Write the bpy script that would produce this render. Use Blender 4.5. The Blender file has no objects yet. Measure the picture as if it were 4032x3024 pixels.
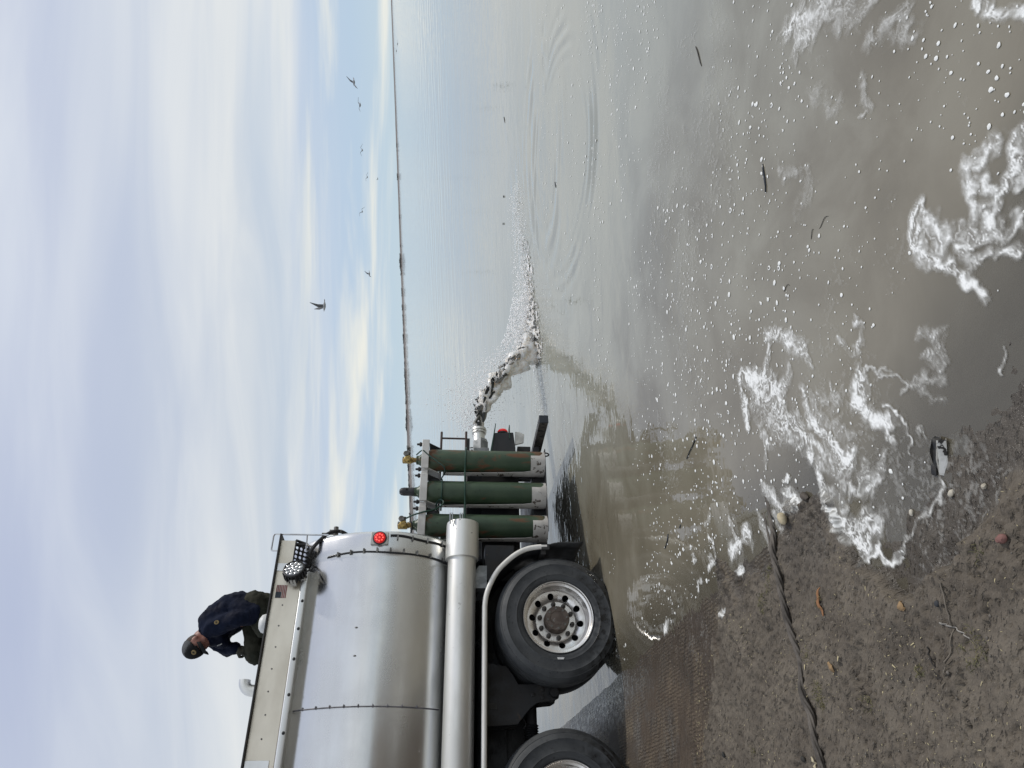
import bpy, bmesh, math, random
import numpy as np
from mathutils import Vector, Matrix
random.seed(7); RNG = np.random.default_rng(11)
sc = bpy.context.scene
COL = sc.collection
PI = math.pi

# ------------------------------------------------------------------ camera, sky, sun, exposure
cam_d = bpy.data.cameras.new('camera'); cam = bpy.data.objects.new('camera', cam_d); COL.objects.link(cam)
cam_d.sensor_width = 36.0; cam_d.lens = 24.955; cam_d.clip_start = 0.05; cam_d.clip_end = 20000
CR = np.array([[.999352629, -.0359766947, 0], [-.00538095683, -.149471023, .988751465], [-.0355720095, -.988111376, -.149567849]])
cx, cy, cz = CR @ np.array([0, 1, 0]), CR @ np.array([1, 0, 0]), -(CR @ np.array([0, 0, 1]))   # the phone is held on its side
m = Matrix.Identity(4)
for i in range(3):
    m[i][0], m[i][1], m[i][2] = cx[i], cy[i], cz[i]
m[2][3] = 1.674
cam.matrix_world = m
sc.camera = cam

SUN_AZ, SUN_EL = math.radians(66), math.radians(44)      # azimuth clockwise from +Y
world = bpy.data.worlds.new('World'); sc.world = world; world.use_nodes = True
def build_world():
    nt = world.node_tree; N = nt.nodes; L = nt.links; N.clear()
    out = N.new('ShaderNodeOutputWorld'); bg = N.new('ShaderNodeBackground'); L.new(bg.outputs[0], out.inputs[0])
    bg.inputs[1].default_value = 0.10
    sky = N.new('ShaderNodeTexSky'); sky.sky_type = 'NISHITA'; sky.sun_disc = False
    sky.sun_elevation = SUN_EL; sky.sun_rotation = SUN_AZ; sky.dust_density = 1.5
    geo = N.new('ShaderNodeTexCoord')
    sep = N.new('ShaderNodeSeparateXYZ'); L.new(geo.outputs['Generated'], sep.inputs[0])
    def math_(op, a, b=None, clamp=False):
        n = N.new('ShaderNodeMath'); n.operation = op; n.use_clamp = clamp
        for k, v in enumerate((a, b)):
            if v is None: continue
            if isinstance(v, (int, float)): n.inputs[k].default_value = v
            else: L.new(v, n.inputs[k])
        return n.outputs[0]
    def ramp(fac, stops):
        n = N.new('ShaderNodeValToRGB'); L.new(fac, n.inputs[0]); e = n.color_ramp.elements
        while len(e) < len(stops): e.new(.5)
        for q, (p, c) in zip(e, stops):
            q.position = p; q.color = (*c, 1) if len(c) == 3 else c
        return n.outputs[0]
    def mix(f, a, b):
        n = N.new('ShaderNodeMix'); n.data_type = 'RGBA'
        if isinstance(f, (int, float)): n.inputs[0].default_value = f
        else: L.new(f, n.inputs[0])
        for k, v in ((6, a), (7, b)):
            if isinstance(v, tuple): n.inputs[k].default_value = (*v, 1)
            else: L.new(v, n.inputs[k])
        return n.outputs[2]
    z = math_('MAXIMUM', sep.outputs[2], 0.0)
    den = math_('ADD', z, 0.10)
    comb = N.new('ShaderNodeCombineXYZ'); L.new(math_('DIVIDE', sep.outputs[0], den), comb.inputs[0]); L.new(math_('DIVIDE', sep.outputs[1], den), comb.inputs[1])
    def noise(vec, rot, scale, sc_, det, dist=0.0, rough=.55):
        mp = N.new('ShaderNodeMapping'); mp.inputs['Rotation'].default_value = (0, 0, rot); mp.inputs['Scale'].default_value = scale
        L.new(vec, mp.inputs[0]); n = N.new('ShaderNodeTexNoise'); n.inputs['Scale'].default_value = sc_; n.inputs['Detail'].default_value = det
        n.inputs['Distortion'].default_value = dist; n.inputs['Roughness'].default_value = rough; L.new(mp.outputs[0], n.inputs['Vector'])
        return n.outputs[0]
    # high veil of cloud: broad soft bands running across the view
    n1 = noise(comb.outputs[0], math.radians(24), (.22, .62, 1), .8, 3.0, .5, .45)
    n2 = noise(comb.outputs[0], math.radians(18), (.42, 1.2, 1), 1.7, 5.0, .7, .5)
    n3 = noise(comb.outputs[0], math.radians(8), (.10, .9, 1), 2.0, 5.0, .2, .6)
    base = ramp(z, [(0.0, (4.9, 6.1, 7.2)), (.06, (5.2, 6.3, 7.7)), (.20, (6.1, 6.7, 7.5)), (.42, (5.3, 5.85, 7.5))])
    base = mix(0.16, base, sky.outputs[0])
    veil = ramp(z, [(0.0, (8.1, 8.3, 8.1)), (.20, (8.0, 8.2, 8.2)), (.5, (7.2, 7.75, 8.6))])
    f1 = math_('ADD', math_('MULTIPLY', n1, .74), math_('MULTIPLY', n2, .26))
    fr = N.new('ShaderNodeMapRange'); fr.interpolation_type = 'SMOOTHSTEP'
    fr.inputs[1].default_value = .38; fr.inputs[2].default_value = .60; fr.inputs[3].default_value = .0; fr.inputs[4].default_value = 1.0; L.new(f1, fr.inputs[0])
    upper = mix(fr.outputs[0], base, veil)
    # low layered cumulus near the horizon, blue between
    mpz = N.new('ShaderNodeCombineXYZ')
    at = N.new('ShaderNodeMath'); at.operation = 'ARCTAN2'; L.new(sep.outputs[0], at.inputs[0]); L.new(sep.outputs[1], at.inputs[1])
    L.new(math_('MULTIPLY', at.outputs[0], 1.6), mpz.inputs[0]); L.new(math_('ADD', math_('MULTIPLY', z, 17.0), math_('MULTIPLY', at.outputs[0], 0.9)), mpz.inputs[1])
    n4 = noise(mpz.outputs[0], 0, (1, 1, 1), 1.25, 5.0, .35, .52)
    lr = N.new('ShaderNodeMapRange'); lr.interpolation_type = 'SMOOTHSTEP'
    lr.inputs[1].default_value = .44; lr.inputs[2].default_value = .64; L.new(n4, lr.inputs[0])
    lowblue = ramp(z, [(0.0, (5.4, 6.6, 7.4)), (.05, (4.9, 6.2, 7.6)), (.14, (5.3, 6.2, 7.7))])
    lowc = mix(lr.outputs[0], lowblue, (8.6, 8.6, 7.9))
    hz = N.new('ShaderNodeMapRange'); hz.interpolation_type = 'SMOOTHSTEP'
    hz.inputs[1].default_value = .075; hz.inputs[2].default_value = .17; L.new(math_('ADD', z, math_('MULTIPLY', math_('SUBTRACT', n3, .5), .10)), hz.inputs[0])
    col = mix(hz.outputs[0], lowc, upper)
    L.new(col, bg.inputs[0])
build_world()
sun_d = bpy.data.lights.new('sun', 'SUN'); sun_d.energy = 2.0; sun_d.angle = math.radians(3); sun_d.color = (1, .955, .88)
sun = bpy.data.objects.new('sun', sun_d); COL.objects.link(sun)
sd = Vector((math.sin(SUN_AZ) * math.cos(SUN_EL), math.cos(SUN_AZ) * math.cos(SUN_EL), math.sin(SUN_EL)))
sun.rotation_euler = sd.to_track_quat('Z', 'Y').to_euler()
sc.view_settings.view_transform = 'Standard'; sc.view_settings.look = 'None'; sc.view_settings.exposure = 0.0
sc.view_settings.gamma = 1.0; sc.view_settings.use_curve_mapping = False
sc.cycles.max_bounces = 8; sc.cycles.transparent_max_bounces = 12; sc.cycles.use_denoising = True
sc.cycles.caustics_reflective = False; sc.cycles.caustics_refractive = False

# ------------------------------------------------------------------ numpy noise
def _hash(ix, iy, s):
    h = (ix.astype(np.int64) * 374761393 + iy.astype(np.int64) * 668265263 + s * 1442695041) & 0x7fffffff
    h = ((h ^ (h >> 13)) * 1274126177) & 0x7fffffff
    return ((h ^ (h >> 16)) & 0xffff) / 65535.0
def vnoise(x, y, s=0):
    ix, iy = np.floor(x), np.floor(y); fx, fy = x - ix, y - iy
    ux, uy = fx * fx * fx * (fx * (fx * 6 - 15) + 10), fy * fy * fy * (fy * (fy * 6 - 15) + 10)
    a, b, c, d = _hash(ix, iy, s), _hash(ix + 1, iy, s), _hash(ix, iy + 1, s), _hash(ix + 1, iy + 1, s)
    return (a * (1 - ux) + b * ux) * (1 - uy) + (c * (1 - ux) + d * ux) * uy
def fbm(x, y, s=0, o=4, g=.5):
    r = 0; a = 1; t = 0
    for k in range(o):
        ca, sa = math.cos(k * 1.1), math.sin(k * 1.1)
        f = 2.03 ** k
        r = r + a * vnoise((x * ca - y * sa) * f + 17.3 * k, (x * sa + y * ca) * f - 9.1 * k, s + k); t += a; a *= g
    return r / t
def sstep(a, b, x):
    t = np.clip((x - a) / (b - a), 0, 1); return t * t * (3 - 2 * t)

# ------------------------------------------------------------------ materials
class NT:
    def __init__(s, name):
        s.m = bpy.data.materials.new(name); s.m.use_nodes = True; s.t = s.m.node_tree; s.N = s.t.nodes; s.L = s.t.links
        s.b = s.N['Principled BSDF']; s.out = s.N['Material Output']
    def n(s, kind, **kw):
        x = s.N.new('ShaderNode' + kind)
        for k, v in kw.items(): setattr(x, k, v)
        return x
    def put(s, sock, v):
        if hasattr(v, 'is_output'): s.L.new(v, sock)
        elif isinstance(v, tuple) and len(v) == 3 and sock.type == 'RGBA': sock.default_value = (*v, 1)
        else: sock.default_value = v
    def math(s, op, a, b=0.0, clamp=False):
        x = s.n('Math', operation=op, use_clamp=clamp); s.put(x.inputs[0], a); s.put(x.inputs[1], b); return x.outputs[0]
    def mix(s, f, a, b, bt='MIX'):
        x = s.n('Mix', data_type='RGBA', blend_type=bt); s.put(x.inputs[0], f); s.put(x.inputs[6], a); s.put(x.inputs[7], b); return x.outputs[2]
    def rng(s, v, a, b, c=0.0, d=1.0, smooth=True):
        x = s.n('MapRange', interpolation_type='SMOOTHSTEP' if smooth else 'LINEAR'); s.put(x.inputs[0], v)
        for k, q in enumerate((a, b, c, d)): s.put(x.inputs[k + 1], q)
        return x.outputs[0]
    def coord(s, scale=(1, 1, 1), rot=(0, 0, 0), kind='Object'):
        c = s.n('TexCoord'); mp = s.n('Mapping'); mp.inputs['Scale'].default_value = scale; mp.inputs['Rotation'].default_value = rot
        s.L.new(c.outputs[kind], mp.inputs[0]); return mp.outputs[0]
    def noise(s, vec, scale, det=3.0, rough=.55, dist=0.0):
        x = s.n('TexNoise'); s.L.new(vec, x.inputs['Vector']); x.inputs['Scale'].default_value = scale; x.inputs['Detail'].default_value = det
        x.inputs['Roughness'].default_value = rough; x.inputs['Distortion'].default_value = dist; return x.outputs[0]
    def bump(s, h, strength=.3, dist=.01, normal=None):
        x = s.n('Bump'); x.inputs['Strength'].default_value = strength; x.inputs['Distance'].default_value = dist; s.L.new(h, x.inputs['Height'])
        if normal is not None: s.L.new(normal, x.inputs['Normal'])
        return x.outputs[0]
    def attr(s, name):
        x = s.n('Attribute', attribute_name=name); return x.outputs['Fac']
def set_b(n, col, rough, metal=0.0, normal=None, spec=None):
    n.put(n.b.inputs['Base Color'], col); n.put(n.b.inputs['Roughness'], rough); n.put(n.b.inputs['Metallic'], metal)
    if normal is not None: n.put(n.b.inputs['Normal'], normal)
    if spec is not None: n.put(n.b.inputs['Specular IOR Level'], spec)
def mottled(name, c1, c2, scale=8, rough=(.4, .6), metal=0.0, stretch=(1, 1, 1), bump=.0, bdist=.004, lo=.4, hi=.62, det=5, spots=None, spec=None):
    n = NT(name); v = n.coord(stretch); a = n.noise(v, scale, det); f = n.rng(a, lo, hi)
    col = n.mix(f, c1, c2); r = n.math('ADD', n.math('MULTIPLY', f, rough[1] - rough[0]), rough[0])
    met = metal
    if spots:                                   # (colour, scale, lo, hi): rust, chips or dirt with their own outline
        sv = n.noise(n.coord(), spots[1], 3.0, .6, .4); sf = n.rng(sv, spots[2], spots[3])
        col = n.mix(sf, col, spots[0]); r = n.math('MAXIMUM', r, n.math('MULTIPLY', sf, .75))
        if metal: met = n.math('MULTIPLY', n.math('SUBTRACT', 1.0, sf), metal)
    nb = n.bump(n.noise(v, scale * 4, 4), bump, bdist) if bump else None
    set_b(n, col, r, met, nb, spec); return n.m
M = {}
def steel(name, c1, c2, r1, r2, axis_stretch, grain=.05):
    n = NT(name); v = n.coord(axis_stretch); v0 = n.coord()
    a = n.noise(v, 6, 6, .6); b = n.noise(v0, 2.3, 4, .55); fine = n.noise(v0, 130, 2, .7)
    f = n.math('ADD', n.math('MULTIPLY', a, .5), n.math('MULTIPLY', b, .5)); f = n.rng(f, .36, .64)
    col = n.mix(f, c1, c2)
    r = n.math('ADD', n.math('MULTIPLY', f, r2 - r1), r1)
    r = n.math('ADD', r, n.math('MULTIPLY', n.math('SUBTRACT', fine, .5), .10))
    set_b(n, col, r, 1.0, n.bump(n.math('ADD', n.noise(v, 22, 5), n.math('MULTIPLY', fine, .5)), grain, .002)); return n.m
M['tank'] = steel('brushed_steel_tank', (.78, .78, .765), (.67, .67, .66), .19, .29, (.12, 1, 1))
M['fascia'] = steel('rail_steel', (.80, .735, .62), (.70, .64, .53), .34, .46, (.3, 1, 1))
M['strip'] = steel('flange_steel', (.88, .88, .87), (.78, .78, .77), .32, .42, (.3, 1, 1))
M['galv'] = mottled('silver_tube', (.80, .79, .75), (.64, .635, .60), 5, (.40, .52), .85, (.25, 1, 1), .05, spots=((.22, .20, .17), 22, .68, .78))
M['chrome'] = mottled('bright_steel', (.65, .65, .65), (.5, .5, .5), 9, (.18, .3), 1.0)
M['alu'] = mottled('wheel_aluminium', (.90, .88, .85), (.76, .73, .69), 7, (.26, .38), .92, bump=.03, spots=((.30, .26, .21), 20, .70, .84))
M['white_fender'] = mottled('white_fender', (.84, .82, .77), (.74, .72, .67), 9, (.3, .45), 0.0, (.3, 1, 1), spots=((.25, .22, .18), 30, .70, .8))
M['black'] = mottled('black_paint', (.010, .011, .013), (.024, .024, .026), 7, (.45, .7), bump=.1)
M['chassis'] = mottled('dark_chassis', (.016, .017, .019), (.038, .036, .034), 6, (.5, .75), bump=.15, spots=((.07, .05, .035), 14, .64, .74))
M['rubber'] = mottled('rubber', (.018, .019, .020), (.035, .036, .037), 12, (.6, .8), bump=.1)
def tyre_mat():
    n = NT('tyre_rubber'); v = n.coord(); a = n.noise(v, 5, 6, .65); b = n.noise(v, 38, 4, .6); st = n.noise(n.coord((1, 1, 1)), 120, 2)
    f = n.rng(a, .35, .65); col = n.mix(f, (.030, .033, .036), (.058, .061, .063))
    col = n.mix(n.rng(b, .60, .72, 0, .85), col, (.012, .012, .013))
    sep = n.n('SeparateXYZ'); n.L.new(v, sep.inputs[0])
    w = n.math('ADD', sep.outputs[2], n.math('MULTIPLY', n.math('SUBTRACT', b, .5), .5))
    wet = n.rng(w, -.40, -.02, 1, 0)                      # wetted by the lake, splashed upwards
    wetf = n.math('MULTIPLY', wet, n.rng(n.noise(v, 22, 4), .40, .62))
    col = n.mix(wetf, col, (.010, .010, .011))
    set_b(n, col, n.math('SUBTRACT', .62, n.math('MULTIPLY', wetf, .40)), 0, n.bump(n.math('ADD', b, n.math('MULTIPLY', st, .4)), .25, .004)); return n.m
M['tyre'] = tyre_mat()
M['hub'] = mottled('rusty_hub', (.10, .075, .060), (.17, .135, .11), 18, (.55, .75), .25, bump=.3, spots=((.24, .22, .20), 30, .62, .7))
M['nut'] = mottled('dark_nut', (.06, .055, .05), (.12, .11, .10), 25, (.4, .6), .6)
def green_mat(name, rusty):
    n = NT(name); v = n.coord(); a = n.noise(v, 4.5, 5); f = n.rng(a, .35, .65)
    col = n.mix(f, (.036, .066, .036), (.054, .088, .048))
    rs = n.noise(n.coord((1.6, 1.6, .55)), 5.5, 6, .6, .6); rf = n.rng(rs, .60 - rusty, .70 - rusty * .8)
    col = n.mix(rf, col, n.mix(n.noise(v, 28, 3), (.10, .050, .026), (.17, .082, .040)))
    ch = n.noise(v, 34, 4, .6); cf = n.rng(ch, .66, .70); col = n.mix(cf, col, (.012, .018, .013))
    sp = n.rng(n.noise(n.coord((1, 1, 5)), 17, 3, .5), .73, .77, 0, .55); col = n.mix(sp, col, (.24, .25, .22))
    r = n.math('ADD', .42, n.math('MULTIPLY', rf, .35)); set_b(n, col, r, 0, n.bump(ch, .12, .003)); return n.m
M['green_rusty'] = green_mat('green_cylinder_rusty', .10); M['green'] = green_mat('green_cylinder', .0); M['green_worn'] = green_mat('green_cylinder_worn', .05)
M['cradle'] = mottled('cradle_paint', (.60, .575, .535), (.50, .475, .44), 9, (.5, .68), bump=.1, spots=((.085, .066, .052), 15, .60, .64))
M['rack_bar'] = mottled('rack_bar_paint', (.66, .645, .615), (.54, .52, .49), 7, (.45, .6), bump=.06, spots=((.20, .15, .10), 24, .70, .76))
M['brass'] = mottled('brass_valve', (.46, .33, .10), (.30, .20, .07), 30, (.35, .5), .55, spots=((.10, .07, .04), 40, .60, .7))
M['gunmetal'] = mottled('dull_metal', (.24, .23, .21), (.12, .115, .105), 24, (.35, .55), .8)
M['hose_green'] = mottled('green_hose', (.012, .045, .030), (.02, .06, .04), 20, (.4, .55))
M['rod'] = mottled('rod_brown_paint', (.045, .030, .028), (.07, .045, .04), 20, (.5, .7))
M['valve_grey'] = mottled('cast_grey', (.30, .31, .31), (.21, .22, .22), 14, (.45, .6), .35)
def emis(name, col, e, st, base=.4):
    n = NT(name); set_b(n, col, .25); n.b.inputs['Emission Color'].default_value = (*e, 1); n.b.inputs['Emission Strength'].default_value = st; return n.m
M['red_lens'] = emis('red_lamp_lens', (.45, .01, .01), (1, .02, .02), .30)
M['red_lit'] = emis('lit_red_led', (.8, .05, .04), (1, .10, .08), 1.3)
M['plate'] = mottled('lamp_plate', (.62, .61, .57), (.52, .51, .47), 14, (.4, .55), .3)
M['led'] = mottled('led_glass', (.75, .75, .74), (.55, .55, .55), 30, (.1, .2), .6)
def plain(name, c, r, metal=0.0):
    return mottled(name, c, tuple(x * .8 for x in c), 14, (r, min(1, r + .12)), metal)
M['flag_red'] = plain('sticker_red', (.36, .075, .07), .5); M['flag_white'] = plain('sticker_white', (.55, .50, .44), .5); M['flag_blue'] = plain('sticker_blue', (.045, .06, .075), .5)
M['white'] = plain('white_plastic', (.78, .78, .76), .45)
M['water_white'] = None

# ------------------------------------------------------------------ mesh helpers
class MB:
    def __init__(s): s.v = []; s.f = []
    def add(s, vs, fs):
        o = len(s.v); s.v += [tuple(p) for p in vs]; s.f += [tuple(i + o for i in f) for f in fs]; return s
    def box(s, a, b):
        (x0, y0, z0), (x1, y1, z1) = a, b
        return s.add([(x0, y0, z0), (x1, y0, z0), (x1, y1, z0), (x0, y1, z0), (x0, y0, z1), (x1, y0, z1), (x1, y1, z1), (x0, y1, z1)],
                     [(3, 2, 1, 0), (4, 5, 6, 7), (0, 1, 5, 4), (1, 2, 6, 5), (2, 3, 7, 6), (3, 0, 4, 7)])
    def prism(s, pts, y0, y1):                       # polygon in x,z extruded along y
        n = len(pts)
        return s.add([(x, y0, z) for x, z in pts] + [(x, y1, z) for x, z in pts],
                     [tuple(range(n)), tuple(range(2 * n - 1, n - 1, -1))] + [(i, i + n, (i + 1) % n + n, (i + 1) % n) for i in range(n)])
    def prism_x(s, pts, x0, x1):                     # polygon in y,z extruded along x
        n = len(pts)
        return s.add([(x0, y, z) for y, z in pts] + [(x1, y, z) for y, z in pts],
                     [tuple(range(n)), tuple(range(2 * n - 1, n - 1, -1))] + [(i, i + n, (i + 1) % n + n, (i + 1) % n) for i in range(n)])
    def lathe(s, prof, c=(0, 0, 0), axis='z', n=32, cap=True):   # profile of (radius, height)
        ax = {'z': lambda r, h, a: (r * math.cos(a), r * math.sin(a), h), 'y': lambda r, h, a: (r * math.cos(a), h, r * math.sin(a)), 'x': lambda r, h, a: (h, r * math.cos(a), r * math.sin(a))}[axis]
        vs = [tuple(np.add(ax(r, h, 2 * PI * k / n), c)) for r, h in prof for k in range(n)]; fs = []
        for i in range(len(prof) - 1):
            fs += [(i * n + k, i * n + (k + 1) % n, (i + 1) * n + (k + 1) % n, (i + 1) * n + k) for k in range(n)]
        if cap:
            if prof[0][0] > 1e-4: fs.append(tuple(range(n - 1, -1, -1)))
            if prof[-1][0] > 1e-4: fs.append(tuple(range((len(prof) - 1) * n, len(prof) * n)))
        return s.add(vs, fs)
    def tube(s, path, r, n=8, cap=True, twist=None):
        P = [Vector(p) for p in path]; rs = r if isinstance(r, (list, tuple)) else [r] * len(P)
        up = None; vs = []; fs = []
        for i, p in enumerate(P):
            t = (P[min(i + 1, len(P) - 1)] - P[max(i - 1, 0)]).normalized()
            if up is None:
                up = Vector((0, 0, 1)) if abs(t.z) < .9 else Vector((0, 1, 0))
            up = (up - t * up.dot(t)).normalized(); sd_ = t.cross(up)
            for k in range(n):
                a = 2 * PI * k / n; rr = rs[i]
                if twist: rr *= twist(a, i)
                vs.append(p + (up * math.cos(a) + sd_ * math.sin(a)) * rr)
        for i in range(len(P) - 1):
            fs += [(i * n + k, (i + 1) * n + k, (i + 1) * n + (k + 1) % n, i * n + (k + 1) % n) for k in range(n)]
        if cap: fs += [tuple(range(n)), tuple(range(len(P) * n - 1, (len(P) - 1) * n - 1, -1))]
        return s.add(vs, fs)
    def blob(s, c, r, sub=1, jit=0.0, seed=0):
        rr = random.Random(seed); bm = bmesh.new(); bmesh.ops.create_icosphere(bm, subdivisions=sub, radius=1)
        rx = r if isinstance(r, (tuple, list)) else (r, r, r)
        vs = []
        for v in bm.verts:
            k = 1 + rr.uniform(-jit, jit); vs.append((c[0] + v.co.x * rx[0] * k, c[1] + v.co.y * rx[1] * k, c[2] + v.co.z * rx[2] * k))
        fs = [tuple(v.index for v in f.verts) for f in bm.faces]; bm.free(); return s.add(vs, fs)
    def mesh(s, name, smooth=True, angle=40, fix=True):
        me = bpy.data.meshes.new(name); me.from_pydata(s.v, [], s.f)
        if fix:
            bm = bmesh.new(); bm.from_mesh(me); bmesh.ops.recalc_face_normals(bm, faces=bm.faces); bm.to_mesh(me); bm.free()
        if smooth:
            me.polygons.foreach_set('use_smooth', [True] * len(me.polygons)); me.set_sharp_from_angle(angle=math.radians(angle))
        return me
def obj(name, mb, mat, parent=None, smooth=True, angle=40, bevel=None, loc=None, fix=True):
    me = mb if isinstance(mb, bpy.types.Mesh) else mb.mesh(name, smooth, angle, fix)
    if mat is not None and len(me.materials) == 0: me.materials.append(mat)
    o = bpy.data.objects.new(name, me); COL.objects.link(o)
    if parent is not None: o.parent = parent
    if loc is not None: o.location = loc
    if bevel:
        b = o.modifiers.new('bevel', 'BEVEL'); b.width = bevel; b.segments = 2; b.limit_method = 'ANGLE'; b.angle_limit = math.radians(40)
    return o
def tag(o, label=None, cat=None, group=None, kind=None):
    if label: o['label'] = label
    if cat: o['category'] = cat
    if group: o['group'] = group
    if kind: o['kind'] = kind
    return o
def empty(name, loc=(0, 0, 0), parent=None):
    o = bpy.data.objects.new(name, None); COL.objects.link(o); o.location = loc; o.empty_display_size = .1
    if parent is not None: o.parent = parent
    return o
def copy_tree(o, parent=None):
    c = o.copy(); COL.objects.link(c); c.parent = parent
    for ch in list(o.children): copy_tree(ch, c)
    return c
def catmull(P, n):
    P = [np.array(p, float) for p in P]; P = [2 * P[0] - P[1]] + P + [2 * P[-1] - P[-2]]; out = []
    for i in range(1, len(P) - 2):
        for k in range(n):
            t = k / n; a, b, c, d = P[i - 1], P[i], P[i + 1], P[i + 2]
            out.append(.5 * (2 * b + (c - a) * t + (2 * a - 5 * b + 4 * c - d) * t * t + (3 * b - a - 3 * c + d) * t ** 3))
    out.append(P[-2]); return out
def graded(lo, hi, a, b, step, g=1.12, cap=1e9):
    mid = list(np.arange(a, b + step * .5, step)); s = step; r = []; x = mid[-1]
    while x < hi: s = min(s * g, cap); x = x + s; r.append(min(x, hi))
    s = step; l = []; x = mid[0]
    while x > lo: s = min(s * g, cap); x = x - s; l.append(max(x, lo))
    return np.array(l[::-1] + mid + r)
def grid_mesh(name, X, Y, Zv, attrs=None, keep=None, smooth=True):
    ny, nx = X.shape; co = np.stack([X, Y, Zv], -1).reshape(-1, 3)
    idx = np.arange(nx * ny).reshape(ny, nx)
    q = np.stack([idx[:-1, :-1], idx[:-1, 1:], idx[1:, 1:], idx[1:, :-1]], -1).reshape(-1, 4)
    if keep is not None:
        q = q[keep.reshape(-1)]
        used = np.unique(q); mp = -np.ones(nx * ny, int); mp[used] = np.arange(len(used)); q = mp[q]; co = co[used]
    me = bpy.data.meshes.new(name); me.vertices.add(len(co)); me.vertices.foreach_set('co', co.astype(np.float32).ravel())
    me.loops.add(q.size); me.loops.foreach_set('vertex_index', q.astype(np.int32).ravel())
    me.polygons.add(len(q)); me.polygons.foreach_set('loop_start', np.arange(0, q.size, 4, dtype=np.int32)); me.polygons.foreach_set('loop_total', np.full(len(q), 4, np.int32))
    me.update(calc_edges=True); me.validate()
    if smooth: me.polygons.foreach_set('use_smooth', np.ones(len(q), bool))
    for k, a in (attrs or {}).items():
        a = a.reshape(-1)
        if keep is not None: a = a[used]
        at = me.attributes.new(k, 'FLOAT', 'POINT'); at.data.foreach_set('value', a.astype(np.float32))
    return me
def soup(name, V, F, mat):                               # many small pieces as one mesh of triangles
    me = bpy.data.meshes.new(name); V = np.asarray(V, np.float32); F = np.asarray(F, np.int32); k = F.shape[1]
    me.vertices.add(len(V)); me.vertices.foreach_set('co', V.ravel()); me.loops.add(F.size); me.loops.foreach_set('vertex_index', F.ravel())
    me.polygons.add(len(F)); me.polygons.foreach_set('loop_start', np.arange(0, F.size, k, dtype=np.int32)); me.polygons.foreach_set('loop_total', np.full(len(F), k, np.int32))
    me.update(calc_edges=True); me.polygons.foreach_set('use_smooth', np.ones(len(F), bool)); me.materials.append(mat)
    o = bpy.data.objects.new(name, me); COL.objects.link(o); return o
OCT_V = np.array([(1, 0, 0), (-1, 0, 0), (0, 1, 0), (0, -1, 0), (0, 0, 1), (0, 0, -1)], float)
OCT_F = np.array([(0, 2, 4), (2, 1, 4), (1, 3, 4), (3, 0, 4), (2, 0, 5), (1, 2, 5), (3, 1, 5), (0, 3, 5)])
def drops(name, P, R, mat, stretch=None):
    n = len(P); V = OCT_V[None] * np.asarray(R)[:, None, None] if np.ndim(R) == 1 else OCT_V[None] * np.asarray(R)[:, None, :]
    V = (V + np.asarray(P)[:, None, :]).reshape(-1, 3); F = (OCT_F[None] + 6 * np.arange(n)[:, None, None]).reshape(-1, 3); return soup(name, V, F, mat)

# ------------------------------------------------------------------ ramp, mud bank and lake bed (u runs down the ramp into the lake, v across it)
P0 = np.array([-2.00728866, 5.84099511, -.04252489]); TH = np.array([.84191505, .53961009]); TN = np.array([.53961009, -.84191505]); G = .09539
def to_uv(x, y): dx, dy = x - P0[0], y - P0[1]; return dx * TH[0] + dy * TH[1], dx * TN[0] + dy * TN[1]
def to_xy(u, v): return P0[0] + u * TH[0] + v * TN[0], P0[1] + u * TH[1] + v * TN[1]
def seg_dist(x, y, pts):
    d = np.full(np.shape(x), 1e9)
    for (ax, ay), (bx, by) in zip(pts[:-1], pts[1:]):
        L2 = (bx - ax) ** 2 + (by - ay) ** 2 + 1e-12; t = np.clip(((x - ax) * (bx - ax) + (y - ay) * (by - ay)) / L2, 0, 1)
        d = np.minimum(d, np.hypot(x - ax - t * (bx - ax), y - ay - t * (by - ay)))
    return d
MUD_V = [-9, 1.2, 1.62, 1.80, 1.95, 2.14, 2.30, 2.42, 2.6, 2.9, 3.0, 3.1, 3.3, 3.6]
MUD_U = [-1.9, -1.75, -1.27, -.98, -.72, -.66, -.36, -.46, -.52, -.56, -.50, -.43, -.41, -.50]
CABLE = [(.47, 3.05), (.24, 3.07), (.08, 3.07), (-.29, 3.03), (-.46, 3.01), (-.67, 3.0), (-.89, 3.0), (-1.11, 2.99), (-1.38, 3.01), (-1.9, 3.03), (-2.6, 3.0)]
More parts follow.
